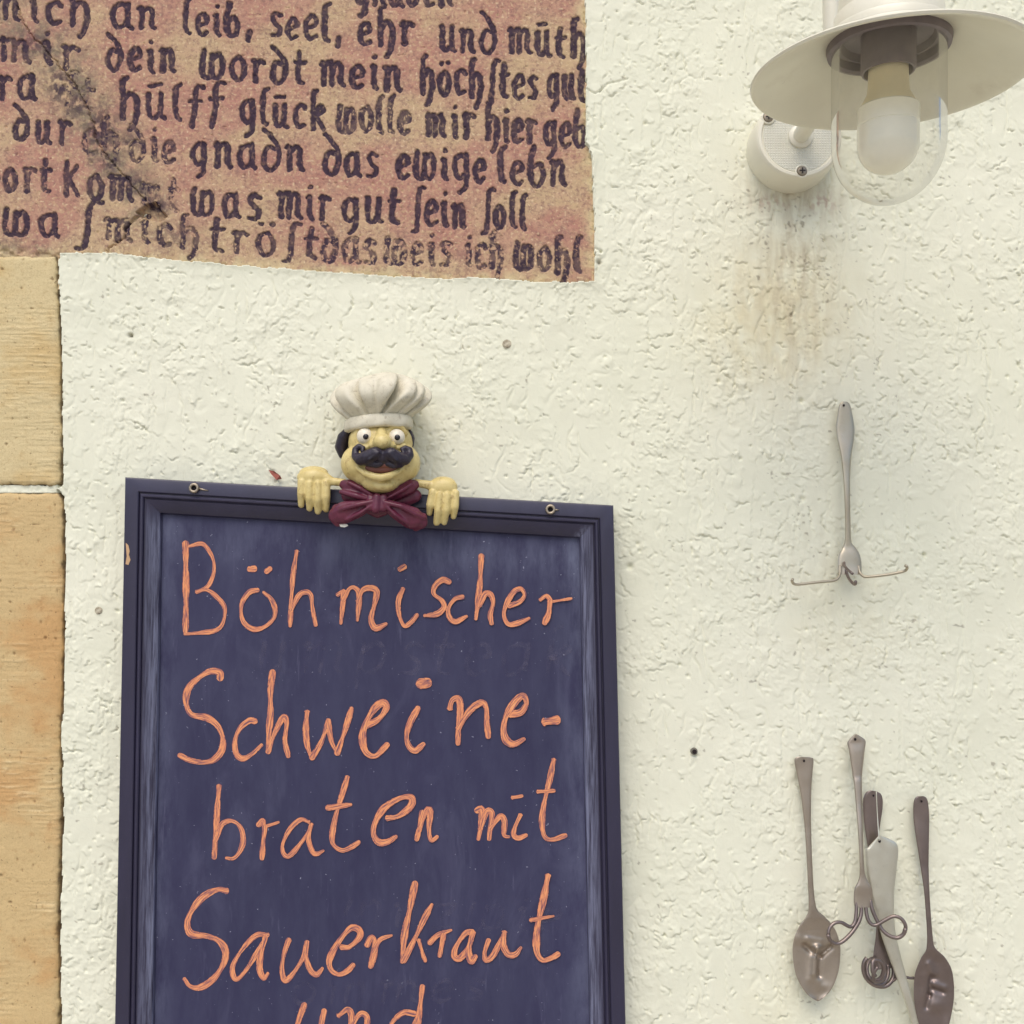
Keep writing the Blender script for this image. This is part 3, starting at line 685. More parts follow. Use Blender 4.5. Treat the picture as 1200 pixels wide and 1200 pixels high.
ribbons("chalk_smudge", ghost("wnzwie", 400, 1084, 655, 1092, 27), PD - .00012, gh, board, B0)
ribbons("chalk_smudge", ghost("ommes", 340, 1176, 565, 1172, 24), PD - .00012, gh, board, B0)
# ---- screw eyes in the top rail
brass = M("dull_steel", rough=.45, metal=.85).color(lin(170, 158, 140)).m
def tube_mesh(name, pts, rad, origin=(0, 0, 0), seg=10, closed=False, taper=None, step=None):
    """round bar along world points"""
    pts = [Vector(p) for p in pts]
    if step: pts = [Vector(p) for p in catmull3(pts, step)]
    n = len(pts); verts, faces = [], []
    t0 = (pts[1] - pts[0]).normalized()
    up = Vector((0, 0, 1)) if abs(t0.z) < .9 else Vector((1, 0, 0))
    nrm = t0.cross(up).normalized()
    for i in range(n):
        if closed: t = (pts[(i + 1) % n] - pts[i - 1]).normalized()
        else: t = (pts[min(i + 1, n - 1)] - pts[max(i - 1, 0)]).normalized()
        nrm = (nrm - t * nrm.dot(t)).normalized(); bn = t.cross(nrm)
        r = rad[i] if isinstance(rad, (list, tuple, np.ndarray)) else rad
        if taper: r *= taper(i / (n - 1))
        for k in range(seg):
            a = 2 * math.pi * k / seg
            verts.append(tuple(pts[i] + nrm * math.cos(a) * r + bn * math.sin(a) * r))
    for i in range(n if closed else n - 1):
        for k in range(seg):
            a, b = i * seg, ((i + 1) % n) * seg
            faces.append((a + k, a + (k + 1) % seg, b + (k + 1) % seg, b + k))
    if not closed:
        faces.append(tuple(range(seg))[::-1]); faces.append(tuple((n - 1) * seg + k for k in range(seg)))
    return mesh_from(name, verts, faces, origin)
def catmull3(pts, step):
    q = [2 * pts[0] - pts[1]] + list(pts) + [2 * pts[-1] - pts[-2]]; out = []
    for i in range(1, len(q) - 2):
        p0, p1, p2, p3 = q[i - 1:i + 3]
        n = max(1, int((p2 - p1).length / step))
        for k in range(n):
            t = k / n
            out.append(.5 * ((2 * p1) + (-p0 + p2) * t + (2 * p0 - 5 * p1 + 4 * p2 - p3) * t * t + (-p0 + 3 * p1 - 3 * p2 + p3) * t ** 3))
    out.append(q[-2]); return out
def eye(cx, cy, tail):
    c0 = P(cx, cy, FD + .0012); r = 4.4 * S * .97
    loop = [(c0.x + r * math.cos(a), c0.y - .0006, c0.z + r * math.sin(a)) for a in np.linspace(0, 2 * math.pi, 25)[:-1]]
    e = link("screw_eye", tube_mesh("screw_eye", loop, .0011, B0, 10, True), brass, board)
    t0, t1 = P(cx + 5, cy + .5, FD + .0008), P(*tail, FD + .0004)
    link("shank", tube_mesh("shank", [t0, t0.lerp(t1, .5), t1], .0009, B0, 8, taper=lambda t: 1 - .6 * t), brass, e)
    disc = M("eye_hole", rough=.9).color(lin(24, 20, 26)).m
    a = [P(cx + 3.4 * math.cos(k * math.pi / 8), cy + 3.4 * math.sin(k * math.pi / 8), FD + .0003) for k in range(16)]
    link("bore", mesh_from("bore", [tuple(v) for v in a], [tuple(range(16))], B0), disc, e)
eye(227.5, 572, (244, 575)); eye(645, 597, (655, 597.5))
# ------------------------------------------------------------------ painted cook figurine leaning over the chalkboard's top rail
KF = S * .955 / 4.8                      # one modelling unit (about 1/5 px) in metres
chef = empty("chef_figurine", P(446, 582.5, FD), "painted cook figurine with white hat and curled black moustache peering over the chalkboard", "figurine")
C0 = Vector(chef.location)
def f(X, Y, dep): return Vector(((X - 605 + .133 * dep) * KF, -dep * KF, (780 - Y - .14 * dep) * KF))
def union(name, prims, mat, parent, voxel=.0009, smooth=4, wobble=0.0, seed=0):
    """ellipsoids ('e', centre, radii, roll) and tapering rods ('r', points, radii) grown together into one skin"""
    bm = bmesh.new()
    for pr in prims:
        if pr[0] == 'e':
            cen, rad = f(*pr[1]), [v * KF for v in pr[2]]
            g = bmesh.ops.create_icosphere(bm, subdivisions=3, radius=1.0)
            mt = Matrix.Translation(cen) @ Matrix.Rotation(math.radians(pr[3] if len(pr) > 3 else 0), 4, 'Y') @ Matrix.Diagonal((rad[0], rad[2], rad[1], 1))
            bmesh.ops.transform(bm, matrix=mt, verts=g['verts'])
        else:
            pts = [f(*p) for p in pr[1]]; rad = [v * KF for v in pr[2]]
            flat = pr[3] if len(pr) > 3 else 1.0
            for a, b, ra, rb in zip(pts[:-1], pts[1:], rad[:-1], rad[1:]):
                n = max(2, int((b - a).length / (min(ra, rb) * .35)) + 1)
                for k in range(n + 1):
                    t = k / n; r = ra + (rb - ra) * t
                    g = bmesh.ops.create_icosphere(bm, subdivisions=2, radius=1.0)
                    bmesh.ops.transform(bm, matrix=Matrix.Translation(a.lerp(b, t)) @ Matrix.Diagonal((r, r * flat, r, 1)), verts=g['verts'])
    me = bpy.data.meshes.new("raw"); bm.to_mesh(me); bm.free()
    tmp = bpy.data.objects.new("raw", me); COL.objects.link(tmp)
    m = tmp.modifiers.new("r", 'REMESH'); m.mode = 'VOXEL'; m.voxel_size = voxel
    s = tmp.modifiers.new("s", 'SMOOTH'); s.factor = .5; s.iterations = smooth
    dg = bpy.context.evaluated_depsgraph_get()
    out = bpy.data.meshes.new_from_object(tmp.evaluated_get(dg)); out.name = name
    bpy.data.objects.remove(tmp); bpy.data.meshes.remove(me)
    out.materials.clear()
    return link(name, out, mat, parent)
def painted(name, a, b, dark, rough=.45, amount=.55, bstr=.25):
    m = M(name, rough=rough, spec=.45)
    c = m.ramp(m.noise(110, 5, .6), [(0.32, a), (0.68, b)])
    c = m.mix(m.step(m.noise(190, 6, .7, (1, 1, 1), .6), .52, .74, 0, amount), c, dark)
    c = m.mix(m.step(m.noise(900, 2, .5), .7, .74, 0, .55), c, dark)
    m.color(c).bump(m.noise(500, 4, .6), bstr, .0005)
    return m.m
skin = painted("figurine_skin", lin(200, 180, 116), lin(216, 198, 138), lin(140, 106, 58), .34, .7, .5)
hatm = painted("figurine_hat", lin(204, 198, 176), lin(220, 214, 193), lin(146, 130, 106), .6, .6)
dkm = painted("figurine_black", lin(32, 26, 38), lin(44, 36, 52), lin(92, 82, 98), .4, .3, .5)
bowm = painted("figurine_wine_red", lin(88, 34, 54), lin(104, 42, 62), lin(60, 22, 40), .35, .45)
eyew = M("figurine_eye", rough=.3).color(lin(228, 220, 200)).m
redm = M("figurine_mouth", rough=.4).color(lin(120, 74, 66)).m
blk = M("figurine_pupil", rough=.25).color(lin(22, 18, 24)).m
head = union("head", [
    ('e', (603, 470, 45), (186, 150, 165)), ('e', (490, 585, 82), (112, 112, 118)), ('e', (722, 583, 82), (108, 112, 118)),
    ('e', (607, 612, 75), (194, 138, 140)), ('e', (605, 690, 125), (110, 62, 80)), ('e', (617, 705, 178), (62, 30, 34)), ('e', (607, 775, 30), (110, 70, 80)),
    ('e', (612, 462, 232), (54, 48, 56)), ('e', (566, 482, 212), (30, 26, 32)), ('e', (660, 482, 212), (30, 26, 32)), ('r', [(607, 400, 190), (610, 450, 228)], [26, 38]),
    ('r', [(462, 412, 140), (492, 372, 160), (545, 370, 172), (574, 400, 180)], [14, 15, 15, 12]), ('r', [(642, 402, 180), (668, 374, 172), (716, 374, 160), (746, 414, 140)], [12, 15, 15, 14]),
    ('r', [(478, 480, 170), (520, 494, 190), (560, 484, 196)], [14, 15, 12]), ('r', [(655, 486, 196), (695, 496, 190), (735, 480, 168)], [12, 15, 13]),
    ('e', (475, 540, 170), (48, 42, 40)), ('e', (748, 540, 168), (44, 42, 40)),
    ('r', [(462, 588, 172), (486, 614, 196), (522, 638, 214), (565, 654, 226), (607, 659, 230), (655, 650, 224), (700, 628, 204), (728, 600, 176)], [12, 16, 20, 22, 22, 21, 17, 12]),
], skin, chef, .0008, 3)
link_eye = []
def ball(name, X, Y, dep, r, mat, parent, flat=1.0):
    bm = bmesh.new(); bmesh.ops.create_uvsphere(bm, u_segments=28, v_segments=16, radius=r * KF)
    bmesh.ops.transform(bm, matrix=Matrix.Translation(f(X, Y, dep)) @ Matrix.Diagonal((1, flat, 1, 1)), verts=bm.verts)
    me = bpy.data.meshes.new(name); bm.to_mesh(me); bm.free()
    return link(name, me, mat, parent)
for (X, Y, r) in ((517, 430, 48), (692, 434, 46)):
    e = ball("eye", X, Y, 174, r, eyew, head, .9)
    ball("pupil", X + 3, Y + 2, 174 + r * .84, 16, blk, e, .5)
    rim = [f(X + r * .9 * math.cos(a), Y + r * .9 * math.sin(a), 178 + 4 * math.cos(a)) for a in np.linspace(0, 2 * math.pi, 29)[:-1]]
union("moustache", [
    ('r', [(618, 535, 250), (575, 525, 262), (530, 548, 248), (492, 560, 225), (464, 540, 205), (462, 505, 198), (482, 485, 200), (506, 494, 206), (502, 512, 214)], [26, 38, 42, 34, 24, 19, 16, 13, 12]),
    ('r', [(618, 535, 250), (660, 528, 262), (702, 556, 244), (738, 560, 222), (765, 535, 202), (764, 508, 196), (742, 494, 200), (722, 502, 206), (730, 520, 212)], [26, 38, 42, 33, 24, 19, 15, 13, 12]),
    ('r', [(530, 575, 240), (580, 590, 242), (606, 582, 246)], [22, 18, 16]), ('r', [(715, 586, 236), (670, 594, 240), (640, 584, 244)], [20, 16, 14]), ('e', (618, 550, 240), (44, 34, 40)),
    ('r', [(560, 505, 285), (520, 532, 275), (485, 545, 248)], [9, 10, 8]), ('r', [(590, 520, 292), (545, 555, 285), (500, 572, 254)], [9, 10, 8]),
    ('r', [(678, 510, 285), (712, 538, 272), (745, 545, 246)], [9, 10, 8]), ('r', [(648, 522, 292), (690, 562, 282), (730, 572, 250)], [9, 10, 8]),
], dkm, chef, .0006, 2)
union("mouth", [('e', (608, 606, 206), (92, 34, 26)), ('e', (628, 588, 232), (46, 16, 20))], redm, chef, .0007, 2)
union("hair", [('r', [(408, 412, 30), (392, 440, 10), (378, 490, 0), (384, 540, 15)], [30, 40, 40, 22], 1.6)], dkm, chef, .0009, 3)
union("hair", [('r', [(768, 408, 40), (778, 440, 30), (780, 482, 35)], [18, 22, 14], 1.8)], dkm, chef, .0009, 3)
# hat: a round band and a pleated crown
def surf(name, rows, mat, parent, smooth_angle=None):
    nr, nc = len(rows), len(rows[0]); verts = [tuple(p) for r in rows for p in r]
    faces = [(i * nc + k, i * nc + (k + 1) % nc, (i + 1) * nc + (k + 1) % nc, (i + 1) * nc + k) for i in range(nr - 1) for k in range(nc)]
    verts.append(tuple(sum((Vector(p) for p in rows[-1]), Vector()) / nc)); e = len(verts) - 1
    faces += [((nr - 1) * nc + k, (nr - 1) * nc + (k + 1) % nc, e) for k in range(nc)]
    return link(name, mesh_from(name, verts, faces), mat, parent)
NT = 220
ths = np.linspace(-math.pi, math.pi, NT, endpoint=False)
def band_pt(th, y, bulge): 
    return f(588 + (186 + bulge) * math.sin(th), y - 26 * math.cos(th) + 10 * math.sin(th) * -1, 48 + (168 + bulge) * math.cos(th))
prof = [(404, -22), (400, -2), (395, 6), (382, 11), (366, 12), (346, 11), (334, 6), (327, -4), (327, -40)]
surf("hat_band", [[band_pt(t, y, b + 2.5 * math.sin(t * 9 + y * .05)) for t in ths] for y, b in prof], hatm, chef)
creases = [(-.32, -.66, 1.0, .10), (.08, .56, 1.15, .11), (1.0, 1.42, 1.0, .10), (-1.0, -1.3, .9, .11), (.62, .98, .35, .06), (-.05, -.1, .25, .07), (1.9, 2.1, 1, .12), (-1.9, -2.1, 1, .12), (2.7, 2.7, 1, .12), (-2.6, -2.6, 1, .12)]
rows = []
for i in range(46):
    t = i / 45.0
    if t < .5:
        q = t / .5; hgt = 340 - 150 * q; rad = 170 + 118 * math.sin(q * math.pi / 2) ** 1.12
    else:
        q = (t - .5) / .5; hgt = 190 - 118 * math.sin(q * math.pi / 2); rad = 288 * max(.015, math.cos(q * math.pi / 2)) ** .64
    row = []
    for th in ths:
        cut = 0
        for (a0, a1, dp, wd) in creases:
            c_ = a0 + (a1 - a0) * min(1, t / .7)
            dth = (th - c_ + math.pi) % (2 * math.pi) - math.pi
            cut += dp * math.exp(-(dth / (wd * (.55 + .75 * min(t, .7)))) ** 2)
        amp = min(1, .35 + t * 2.2) if t < .5 else max(0, 1 - ((t - .5) / .34) ** 2) if t < .84 else 0
        puff = 1 + .03 * math.sin(5 * th + 1) + .022 * math.sin(9 * th)
        r = rad * puff * (1 - .36 * min(cut, 1.15) * amp)
        lean = 14 * t
        x = 588 + lean + r * math.sin(th)
        y = hgt - 12 * math.sin(th * 2 + .6) * t - 26 * math.cos(th) * (1 - t) * (1 - .3 * t) + 26 * math.sin(th) * -.35 * (1 - t) + (22 * abs(math.sin(th)) ** 3) * t
        row.append(f(x, y, 48 + r * .86 * math.cos(th)))
    rows.append(row)
surf("hat_crown", rows, hatm, chef)
# bow tie
union("bow_tie", [
    ('r', [(560, 805, 140), (480, 838, 135), (400, 862, 120), (362, 878, 105)], [30, 52, 66, 52], .55), ('r', [(360, 840, 110), (352, 880, 104), (366, 915, 100)], [30, 40, 30], .6),
    ('r', [(628, 808, 140), (700, 850, 135), (780, 890, 120), (820, 908, 105)], [30, 52, 66, 46], .55), ('r', [(845, 885, 108), (838, 918, 104), (805, 948, 100)], [24, 36, 22], .6),
    ('r', [(560, 795, 175), (480, 812, 180), (400, 835, 160), (345, 862, 128)], [12, 14, 15, 12]), ('r', [(560, 815, 176), (490, 862, 172), (420, 898, 145)], [10, 13, 12]),
    ('r', [(630, 800, 175), (720, 822, 180), (800, 868, 155), (852, 892, 122)], [12, 14, 15, 12]), ('r', [(630, 815, 176), (690, 872, 172), (750, 915, 145), (800, 945, 118)], [10, 13, 12, 9]),
    ('r', [(548, 775, 150), (548, 830, 158)], [22, 24]), ('r', [(585, 772, 165), (580, 838, 172)], [24, 26]), ('r', [(622, 775, 155), (622, 834, 160)], [22, 24]),
], bowm, chef, .0008, 2)
union("collar", [
    ('r', [(590, 785, 110), (510, 750, 115), (440, 715, 100), (398, 705, 80)], [30, 40, 44, 30], .6), ('r', [(580, 775, 145), (490, 722, 150), (425, 690, 125)], [10, 13, 11]), ('r', [(560, 790, 140), (470, 765, 150), (385, 745, 110)], [12, 18, 16]),
    ('r', [(610, 785, 110), (700, 745, 115), (765, 715, 100), (800, 705, 80)], [30, 40, 44, 28], .6), ('r', [(640, 780, 145), (720, 735, 150), (780, 700, 120)], [10, 13, 11]),
    ('r', [(420, 770, 60), (590, 850, 40), (800, 770, 60)], [40, 50, 40], .6),
], bowm, chef, .0009, 2)
flake("glaze_chip", [(397.5, 614.5), (402, 613.8), (407, 614.4), (408, 616.2), (404, 618), (399, 617.4)], FD + .016, whitem, chef, C0)
# hands hooked over the rail
union("hand", [('e', (222, 665, 50), (96, 56, 48)), ('e', (220, 640, 20), (84, 40, 48)),
    ('r', [(158, 690, 72), (156, 760, 74), (154, 822, 50)], [26, 25, 19]), ('r', [(204, 700, 82), (203, 780, 84), (202, 842, 58)], [25, 25, 19]), ('r', [(250, 702, 82), (250, 790, 84), (250, 858, 58)], [25, 25, 20]), ('r', [(296, 695, 74), (298, 775, 76), (296, 848, 50)], [25, 24, 19]),
    ('r', [(280, 660, 55), (330, 688, 62), (372, 692, 66), (400, 690, 66)], [32, 24, 24, 18])], skin, chef, .00072, 2)
union("hand", [('e', (958, 722, 50), (86, 60, 48)), ('e', (962, 700, 20), (74, 40, 48)),
    ('r', [(900, 750, 74), (886, 820, 76), (884, 868, 52)], [25, 24, 18]), ('r', [(940, 765, 82), (932, 850, 86), (924, 922, 58)], [25, 25, 20]), ('r', [(984, 765, 80), (976, 850, 84), (968, 920, 56)], [25, 25, 19]), ('r', [(1030, 755, 70), (1028, 830, 74), (1020, 888, 48)], [24, 23, 18]),
    ('r', [(905, 715, 55), (865, 705, 62), (828, 700, 66), (806, 690, 66)], [32, 25, 24, 18])], skin, chef, .00072, 2)
# ------------------------------------------------------------------ wall lamp: round mount, swan-neck arm, flat shade, glass and bulb
LD = 0.208                                # distance of the lamp's axis from the wall
rim_c = P(1041, 91, LD)
lamp = empty("wall_lamp", P(925, 178, 0.0), "white enamel wall lamp with wide flat shade and clear glass over a bulb", "lamp")
L0 = Vector(lamp.location)
pxl = S * (D - LD) / D
enamel = M("white_enamel", rough=.32, spec=.5)
c = enamel.ramp(enamel.noise(14, 4), [(0.3, lin(218, 213, 194)), (0.7, lin(230, 226, 208))])
c = enamel.mix(enamel.step(enamel.noise(170, 3, .6), .73, .77, 0, .8), c, lin(96, 84, 72))
c = enamel.mix(enamel.step(enamel.noise(30, 5, .7), .55, .8, 0, .3), c, lin(190, 178, 154))
enamel.color(c).bump(enamel.noise(60, 3), .06, .001)
enamel = enamel.m
dirty = M("grey_collar", rough=.5); dirty.color(dirty.ramp(dirty.noise(60, 4), [(0.3, lin(112, 102, 106)), (0.7, lin(136, 126, 126))])); dirty = dirty.m
ivory = M("bulb_collar", rough=.5).color(lin(240, 228, 190)).m
TILT = math.radians(4.3)                 # the head hangs slightly forward
def tilted(cen, x, y, z): return Vector((cen.x + x, cen.y + y * math.cos(TILT) - z * math.sin(TILT), cen.z + y * math.sin(TILT) + z * math.cos(TILT)))
def lathe(name, prof, mat, parent, seg=72, cen=None, axis='Z', sharp=40, origin=None):
    cen = cen or rim_c; origin = origin or L0
    verts, faces = [], []
    for (r, h) in prof:
        for k in range(seg):
            a = 2 * math.pi * k / seg
            if axis == 'Z': verts.append(tuple(tilted(cen, r * math.cos(a), r * math.sin(a), h)))
            else: verts.append((cen.x + r * math.cos(a), cen.y - h, cen.z + r * math.sin(a)))
    for i in range(len(prof) - 1):
        for k in range(seg):
            faces.append((i * seg + k, i * seg + (k + 1) % seg, (i + 1) * seg + (k + 1) % seg, (i + 1) * seg + k))
    me = mesh_from(name, verts, faces, origin)
    return link(name, me, mat, parent, sharp=sharp)
R = 163 * pxl
# the shade: outer skin, rolled rim, inner skin
shade = lathe("shade", [(.0372, .0216), (.0372, .0238), (.040, .0218), (.055, .0144), (.07, .0075), (R - .004, .0020), (R - .001, .0012), (R, 0), (R - .0008, -.0012), (R - .0028, -.0011), (R - .005, .0000),
                        (.07, .0060), (.055, .0129), (.041, .0198), (.0372, .0214)], enamel, lamp, 128)
lathe("cap", [(.0362, .0215), (.0362, .0275), (.0356, .0292), (.0338, .0300), (.0334, .0304), (.0328, .0390), (.0320, .0402), (.0306, .0408), (.0300, .055), (.028, .070), (.022, .081), (.012, .087), (.0008, .089)], enamel, lamp, 96, sharp=30)
lathe("glass_ring", [(.0375, .0220), (.0375, .0196), (.0368, .0168), (.0345, .0164), (.0332, .0180), (.0335, .0235), (.031, .0242), (.0305, .0222), (.0285, .0218), (.027, .0262), (.012, .0275)], dirty, lamp, 96, sharp=35)
lathe("socket", [(.0165, .0278), (.0165, .0050), (.0160, .0035), (.0148, .0032), (.0142, .0045), (.0142, .016), (.010, .018)], dirty, lamp, 64, sharp=35)
lathe("bulb_neck", [(.0085, .012), (.0118, .010), (.0122, -.004), (.0128, -.010), (.0162, -.0165), (.0176, -.0185)], ivory, lamp, 64)
bulbm = M("bulb_glass", rough=.1, spec=.7).color(lin(253, 249, 230)).m
lathe("bulb", [(.0176, -.0185), (.0186, -.0195), (.0187, -.030), (.0184, -.0303), (.0184, -.0308), (.0187, -.0311), (.0187, -.042)] + [(.0187 * math.cos(a), -.042 - .0187 * math.sin(a)) for a in np.linspace(.1, 1.55, 14)] + [(.0002, -.0607)], bulbm, lamp, 64)
gm = M("clear_glass")
gm.t.nodes.remove(gm.b)
tr = gm.n("ShaderNodeBsdfTransparent"); tr.inputs[0].default_value = (.985, .985, .98, 1)
gl = gm.n("ShaderNodeBsdfGlossy"); gl.inputs["Roughness"].default_value = .03
dfs = gm.n("ShaderNodeBsdfDiffuse"); dfs.inputs[0].default_value = lin(226, 222, 205)
fr = gm.n("ShaderNodeLayerWeight"); fr.inputs[0].default_value = .12
mx = gm.n("ShaderNodeMixShader"); mx2 = gm.n("ShaderNodeMixShader")
mx2.inputs[0].default_value = .05                                          # a film of dust
gm.L(gm.step(gm.noise(40, 5, .6), .3, .8, .09, .2), mx2.inputs[0])
gm.L(gm.math("MULTIPLY", fr.outputs[0], .75), mx.inputs[0]); gm.L(tr.outputs[0], mx.inputs[1]); gm.L(gl.outputs[0], mx.inputs[2])
gm.L(mx.outputs[0], mx2.inputs[1]); gm.L(dfs.outputs[0], mx2.inputs[2])
gm.L(mx2.outputs[0], gm.t.nodes["Material Output"].inputs[0])
GR = 66 * pxl
zb = -.041
outer = [(GR, .0225), (GR, zb)] + [(GR * math.cos(a), zb - GR * 1.12 * math.sin(a)) for a in np.linspace(.08, 1.56, 22)]
GI = GR - .0011
innerp = [(GI * math.cos(a), zb - GI * 1.12 * math.sin(a)) for a in np.linspace(1.56, .08, 22)] + [(GI, zb), (GI, .0262)]
lathe("glass", outer + [(.0003, zb - GR * 1.12)], gm.m, lamp, 96, sharp=60)
# mount on the wall
bc = P(925, 178, 0.0)
mount = lathe("mount", [(.0355, -.004), (.0365, .002), (.0362, .014), (.0352, .026), (.0345, .0285), (.0332, .0298), (.0312, .0300), (.0306, .0290), (.0300, .0284), (.0292, .0284)], enamel, lamp, 96, bc, 'Y', 35)
plate_m = M("ribbed_plate", rough=.4, spec=.5)
wv = []
for ax in (0, 2):
    w = plate_m.n("ShaderNodeTexWave"); w.wave_type = 'BANDS'; w.bands_direction = 'X' if ax == 0 else 'Z'; w.wave_profile = 'TRI'
    w.inputs["Scale"].default_value = 150; w.inputs["Distortion"].default_value = 0
    plate_m.L(plate_m.coords(), w.inputs["Vector"]); wv.append(w.outputs[1])
plate_m.color(plate_m.mix(plate_m.step(plate_m.noise(50, 4), .4, .75, 0, .4), lin(214, 212, 196), lin(188, 184, 166)))
plate_m.bump(plate_m.math('MAXIMUM', wv[0], wv[1]), .55, .0009)
lathe("face_plate", [(.0296, .0280), (.0292, .0287), (.0005, .0287)], plate_m.m, mount, 96, bc, 'Y', 35)
steel = M("screw_steel", rough=.4, metal=.9).color(lin(140, 130, 116)).m
slot = M("screw_slot", rough=.8).color(lin(38, 32, 32)).m
for (px, py) in ((900, 138), (939.5, 201)):
    sc = P(px, py, .0290)
    lathe("boss", [(.0056, -.003), (.0056, .0007), (.0048, .0012), (.0040, .0008), (.0038, -.001)], enamel, mount, 32, sc, 'Y', 35)
    s_ = lathe("screw", [(.0042, -.003), (.0042, .0010), (.0036, .0019), (.0018, .0023), (.0002, .0024)], steel, mount, 32, sc, 'Y', 35)
    for hor in (True, False):
        a, b = (.0024, .0005) if hor else (.0005, .0024)
        y = sc.y - .0026 - (0 if hor else .0001)
        link("slot", mesh_from("slot", [(sc.x - a, y, sc.z - b), (sc.x + a, y, sc.z - b), (sc.x + a, y, sc.z + b), (sc.x - a, y, sc.z + b)], [(0, 1, 2, 3)], L0), slot, mount, smooth=False)
# swan-neck arm
a0 = P(938, 160, .029); a1 = P(941, 158, .06)
upx = P(976, 40, .100)
top = rim_c + Vector((0, 0, .165))
arm_pts = [a0, Vector((a0.x, -.055, a0.z + .001)), Vector((lerp_x := a0.x + .004, -.085, a0.z + .008)), Vector((upx.x, -.098, a0.z + .035)), Vector((upx.x, -.100, a0.z + .09)), Vector((upx.x + .002, -.102, a0.z + .15)),
           Vector((upx.x + .006, -.118, a0.z + .195)), Vector((rim_c.x - .008, -.165, a0.z + .215)), tilted(rim_c, 0, .003, .15), tilted(rim_c, 0, 0, .10), tilted(rim_c, 0, 0, .082)]
link("arm", tube_mesh("arm", arm_pts, .0068, L0, 20, step=.004), enamel, lamp)
lathe("arm_collar", [(.0066, -.001), (.0098, .0), (.0098, .0018), (.0084, .0032), (.0066, .0036)], enamel, mount, 40, P(938, 160, .0287), 'Y', 35)
# ------------------------------------------------------------------ bent cutlery hung on the wall
def metal(name, a, b, rough=.36, metallic=.85, blueish=None):
    m = M(name, rough=rough, metal=metallic)
    c = m.ramp(m.noise(28, 5, .6), [(0.3, a), (0.7, b)])
    c = m.mix(m.step(m.noise(220, 5, .7), .5, .8, 0, .22), c, tuple(v * .6 for v in a[:3]) + (1,))
    m.color(c); m.rough(m.step(m.noise(90, 5, .6), .3, .7, rough - .08, rough + .14))
    m.bump(m.noise(70, 3, .5), .08, .0005)
    return m.m
brownm = metal("tarnished_silver", lin(164, 152, 138), lin(180, 168, 154))
darkm = metal("dark_tarnish", lin(124, 112, 108), lin(144, 130, 124))
palem = metal("pale_nickel", lin(206, 202, 184), lin(216, 214, 200), .38)
greym = metal("grey_nickel", lin(176, 166, 146), lin(192, 182, 162))
nailm = M("nail_head", rough=.6, metal=.6).color(lin(50, 42, 42)).m
def blade(name, rows, thick, mat, parent, origin, dish=None, na=17, step=3.0):
    """flat bar along the picture: rows of (x, y, width, distance from wall); dish(s, t) adds relief towards the viewer"""
    c = catmull(rows_to4(rows), step)
    n = len(c); tg = np.gradient(c[:, :2], axis=0); tg /= np.maximum(np.hypot(tg[:, 0], tg[:, 1]), 1e-6)[:, None]
    verts, faces = [], []
    L = np.concatenate([[0], np.cumsum(np.hypot(*np.diff(c[:, :2], axis=0).T))]); 
    for i in range(n):
        x, y, w, d = c[i]; w = max(w, .6); nx, ny = -tg[i][1], tg[i][0]
        th = min(thick, w * S * .9)
        for side in (1, -1):
            for j in range(na):
                s = -1 + 2 * j / (na - 1)
                if side < 0: s = -s
                px, py = x - nx * s * w / 2, y - ny * s * w / 2
                hh = th / 2 * math.sqrt(max(0, 1 - abs(s) ** 3))
                dd = d + (dish(s, px, py, w) if dish else 0) + side * hh
                verts.append(tuple(P(px, py, dd)))
    m = 2 * na
    for i in range(n - 1):
        for k in range(m):
            faces.append((i * m + k, i * m + (k + 1) % m, (i + 1) * m + (k + 1) % m, (i + 1) * m + k))
    faces.append(tuple(range(m))); faces.append(tuple((n - 1) * m + k for k in range(m))[::-1])
    me = mesh_from(name, verts, faces, origin)
    bm = bmesh.new(); bm.from_mesh(me); bmesh.ops.remove_doubles(bm, verts=bm.verts, dist=1e-6); bmesh.ops.recalc_face_normals(bm, faces=bm.faces); bm.to_mesh(me); bm.free()
    return link(name, me, mat, parent, sharp=50)
def rows_to4(rows): return [tuple(r) for r in rows]
def zs(ox, oy, k, rows, dfun=None): return [(ox + r[0] / k, oy + r[1] / k, r[2] / k, r[3]) for r in rows]
def tine(name, pts, rad, mat, parent, origin, step=.0012, taper=None):
    w = [P(x, y, d) for x, y, d in pts]
    return link(name, tube_mesh(name, w, rad, origin, 10, step=step, taper=taper), mat, parent)
def nail(x, y, d, parent, origin, r=2.0):
    c0 = P(x, y, d); bm = bmesh.new(); bmesh.ops.create_uvsphere(bm, u_segments=12, v_segments=8, radius=r * S)
    bmesh.ops.transform(bm, matrix=Matrix.Translation(c0 - Vector(origin)) @ Matrix.Diagonal((1, .6, 1.2, 1)), verts=bm.verts)
    me = bpy.data.meshes.new("nail_head"); bm.to_mesh(me); bm.free(); link("nail_head", me, nailm, parent)
GRP = "bent cutlery hung on the plaster wall"
def bump2(x, y, cx, cy, rx, ry): return math.exp(-((x - cx) / rx) ** 2 - ((y - cy) / ry) ** 2)
def ridge(x, y, x0, y0, x1, y1, w):
    dx, dy = x1 - x0, y1 - y0; t = max(0, min(1, ((x - x0) * dx + (y - y0) * dy) / (dx * dx + dy * dy)))
    return math.exp(-(((x - x0 - t * dx) ** 2 + (y - y0 - t * dy) ** 2) / w ** 2))
z6 = lambda rows: zs(900, 840, 3.333, rows)
z5 = lambda rows: zs(900, 440, 4.285, rows)

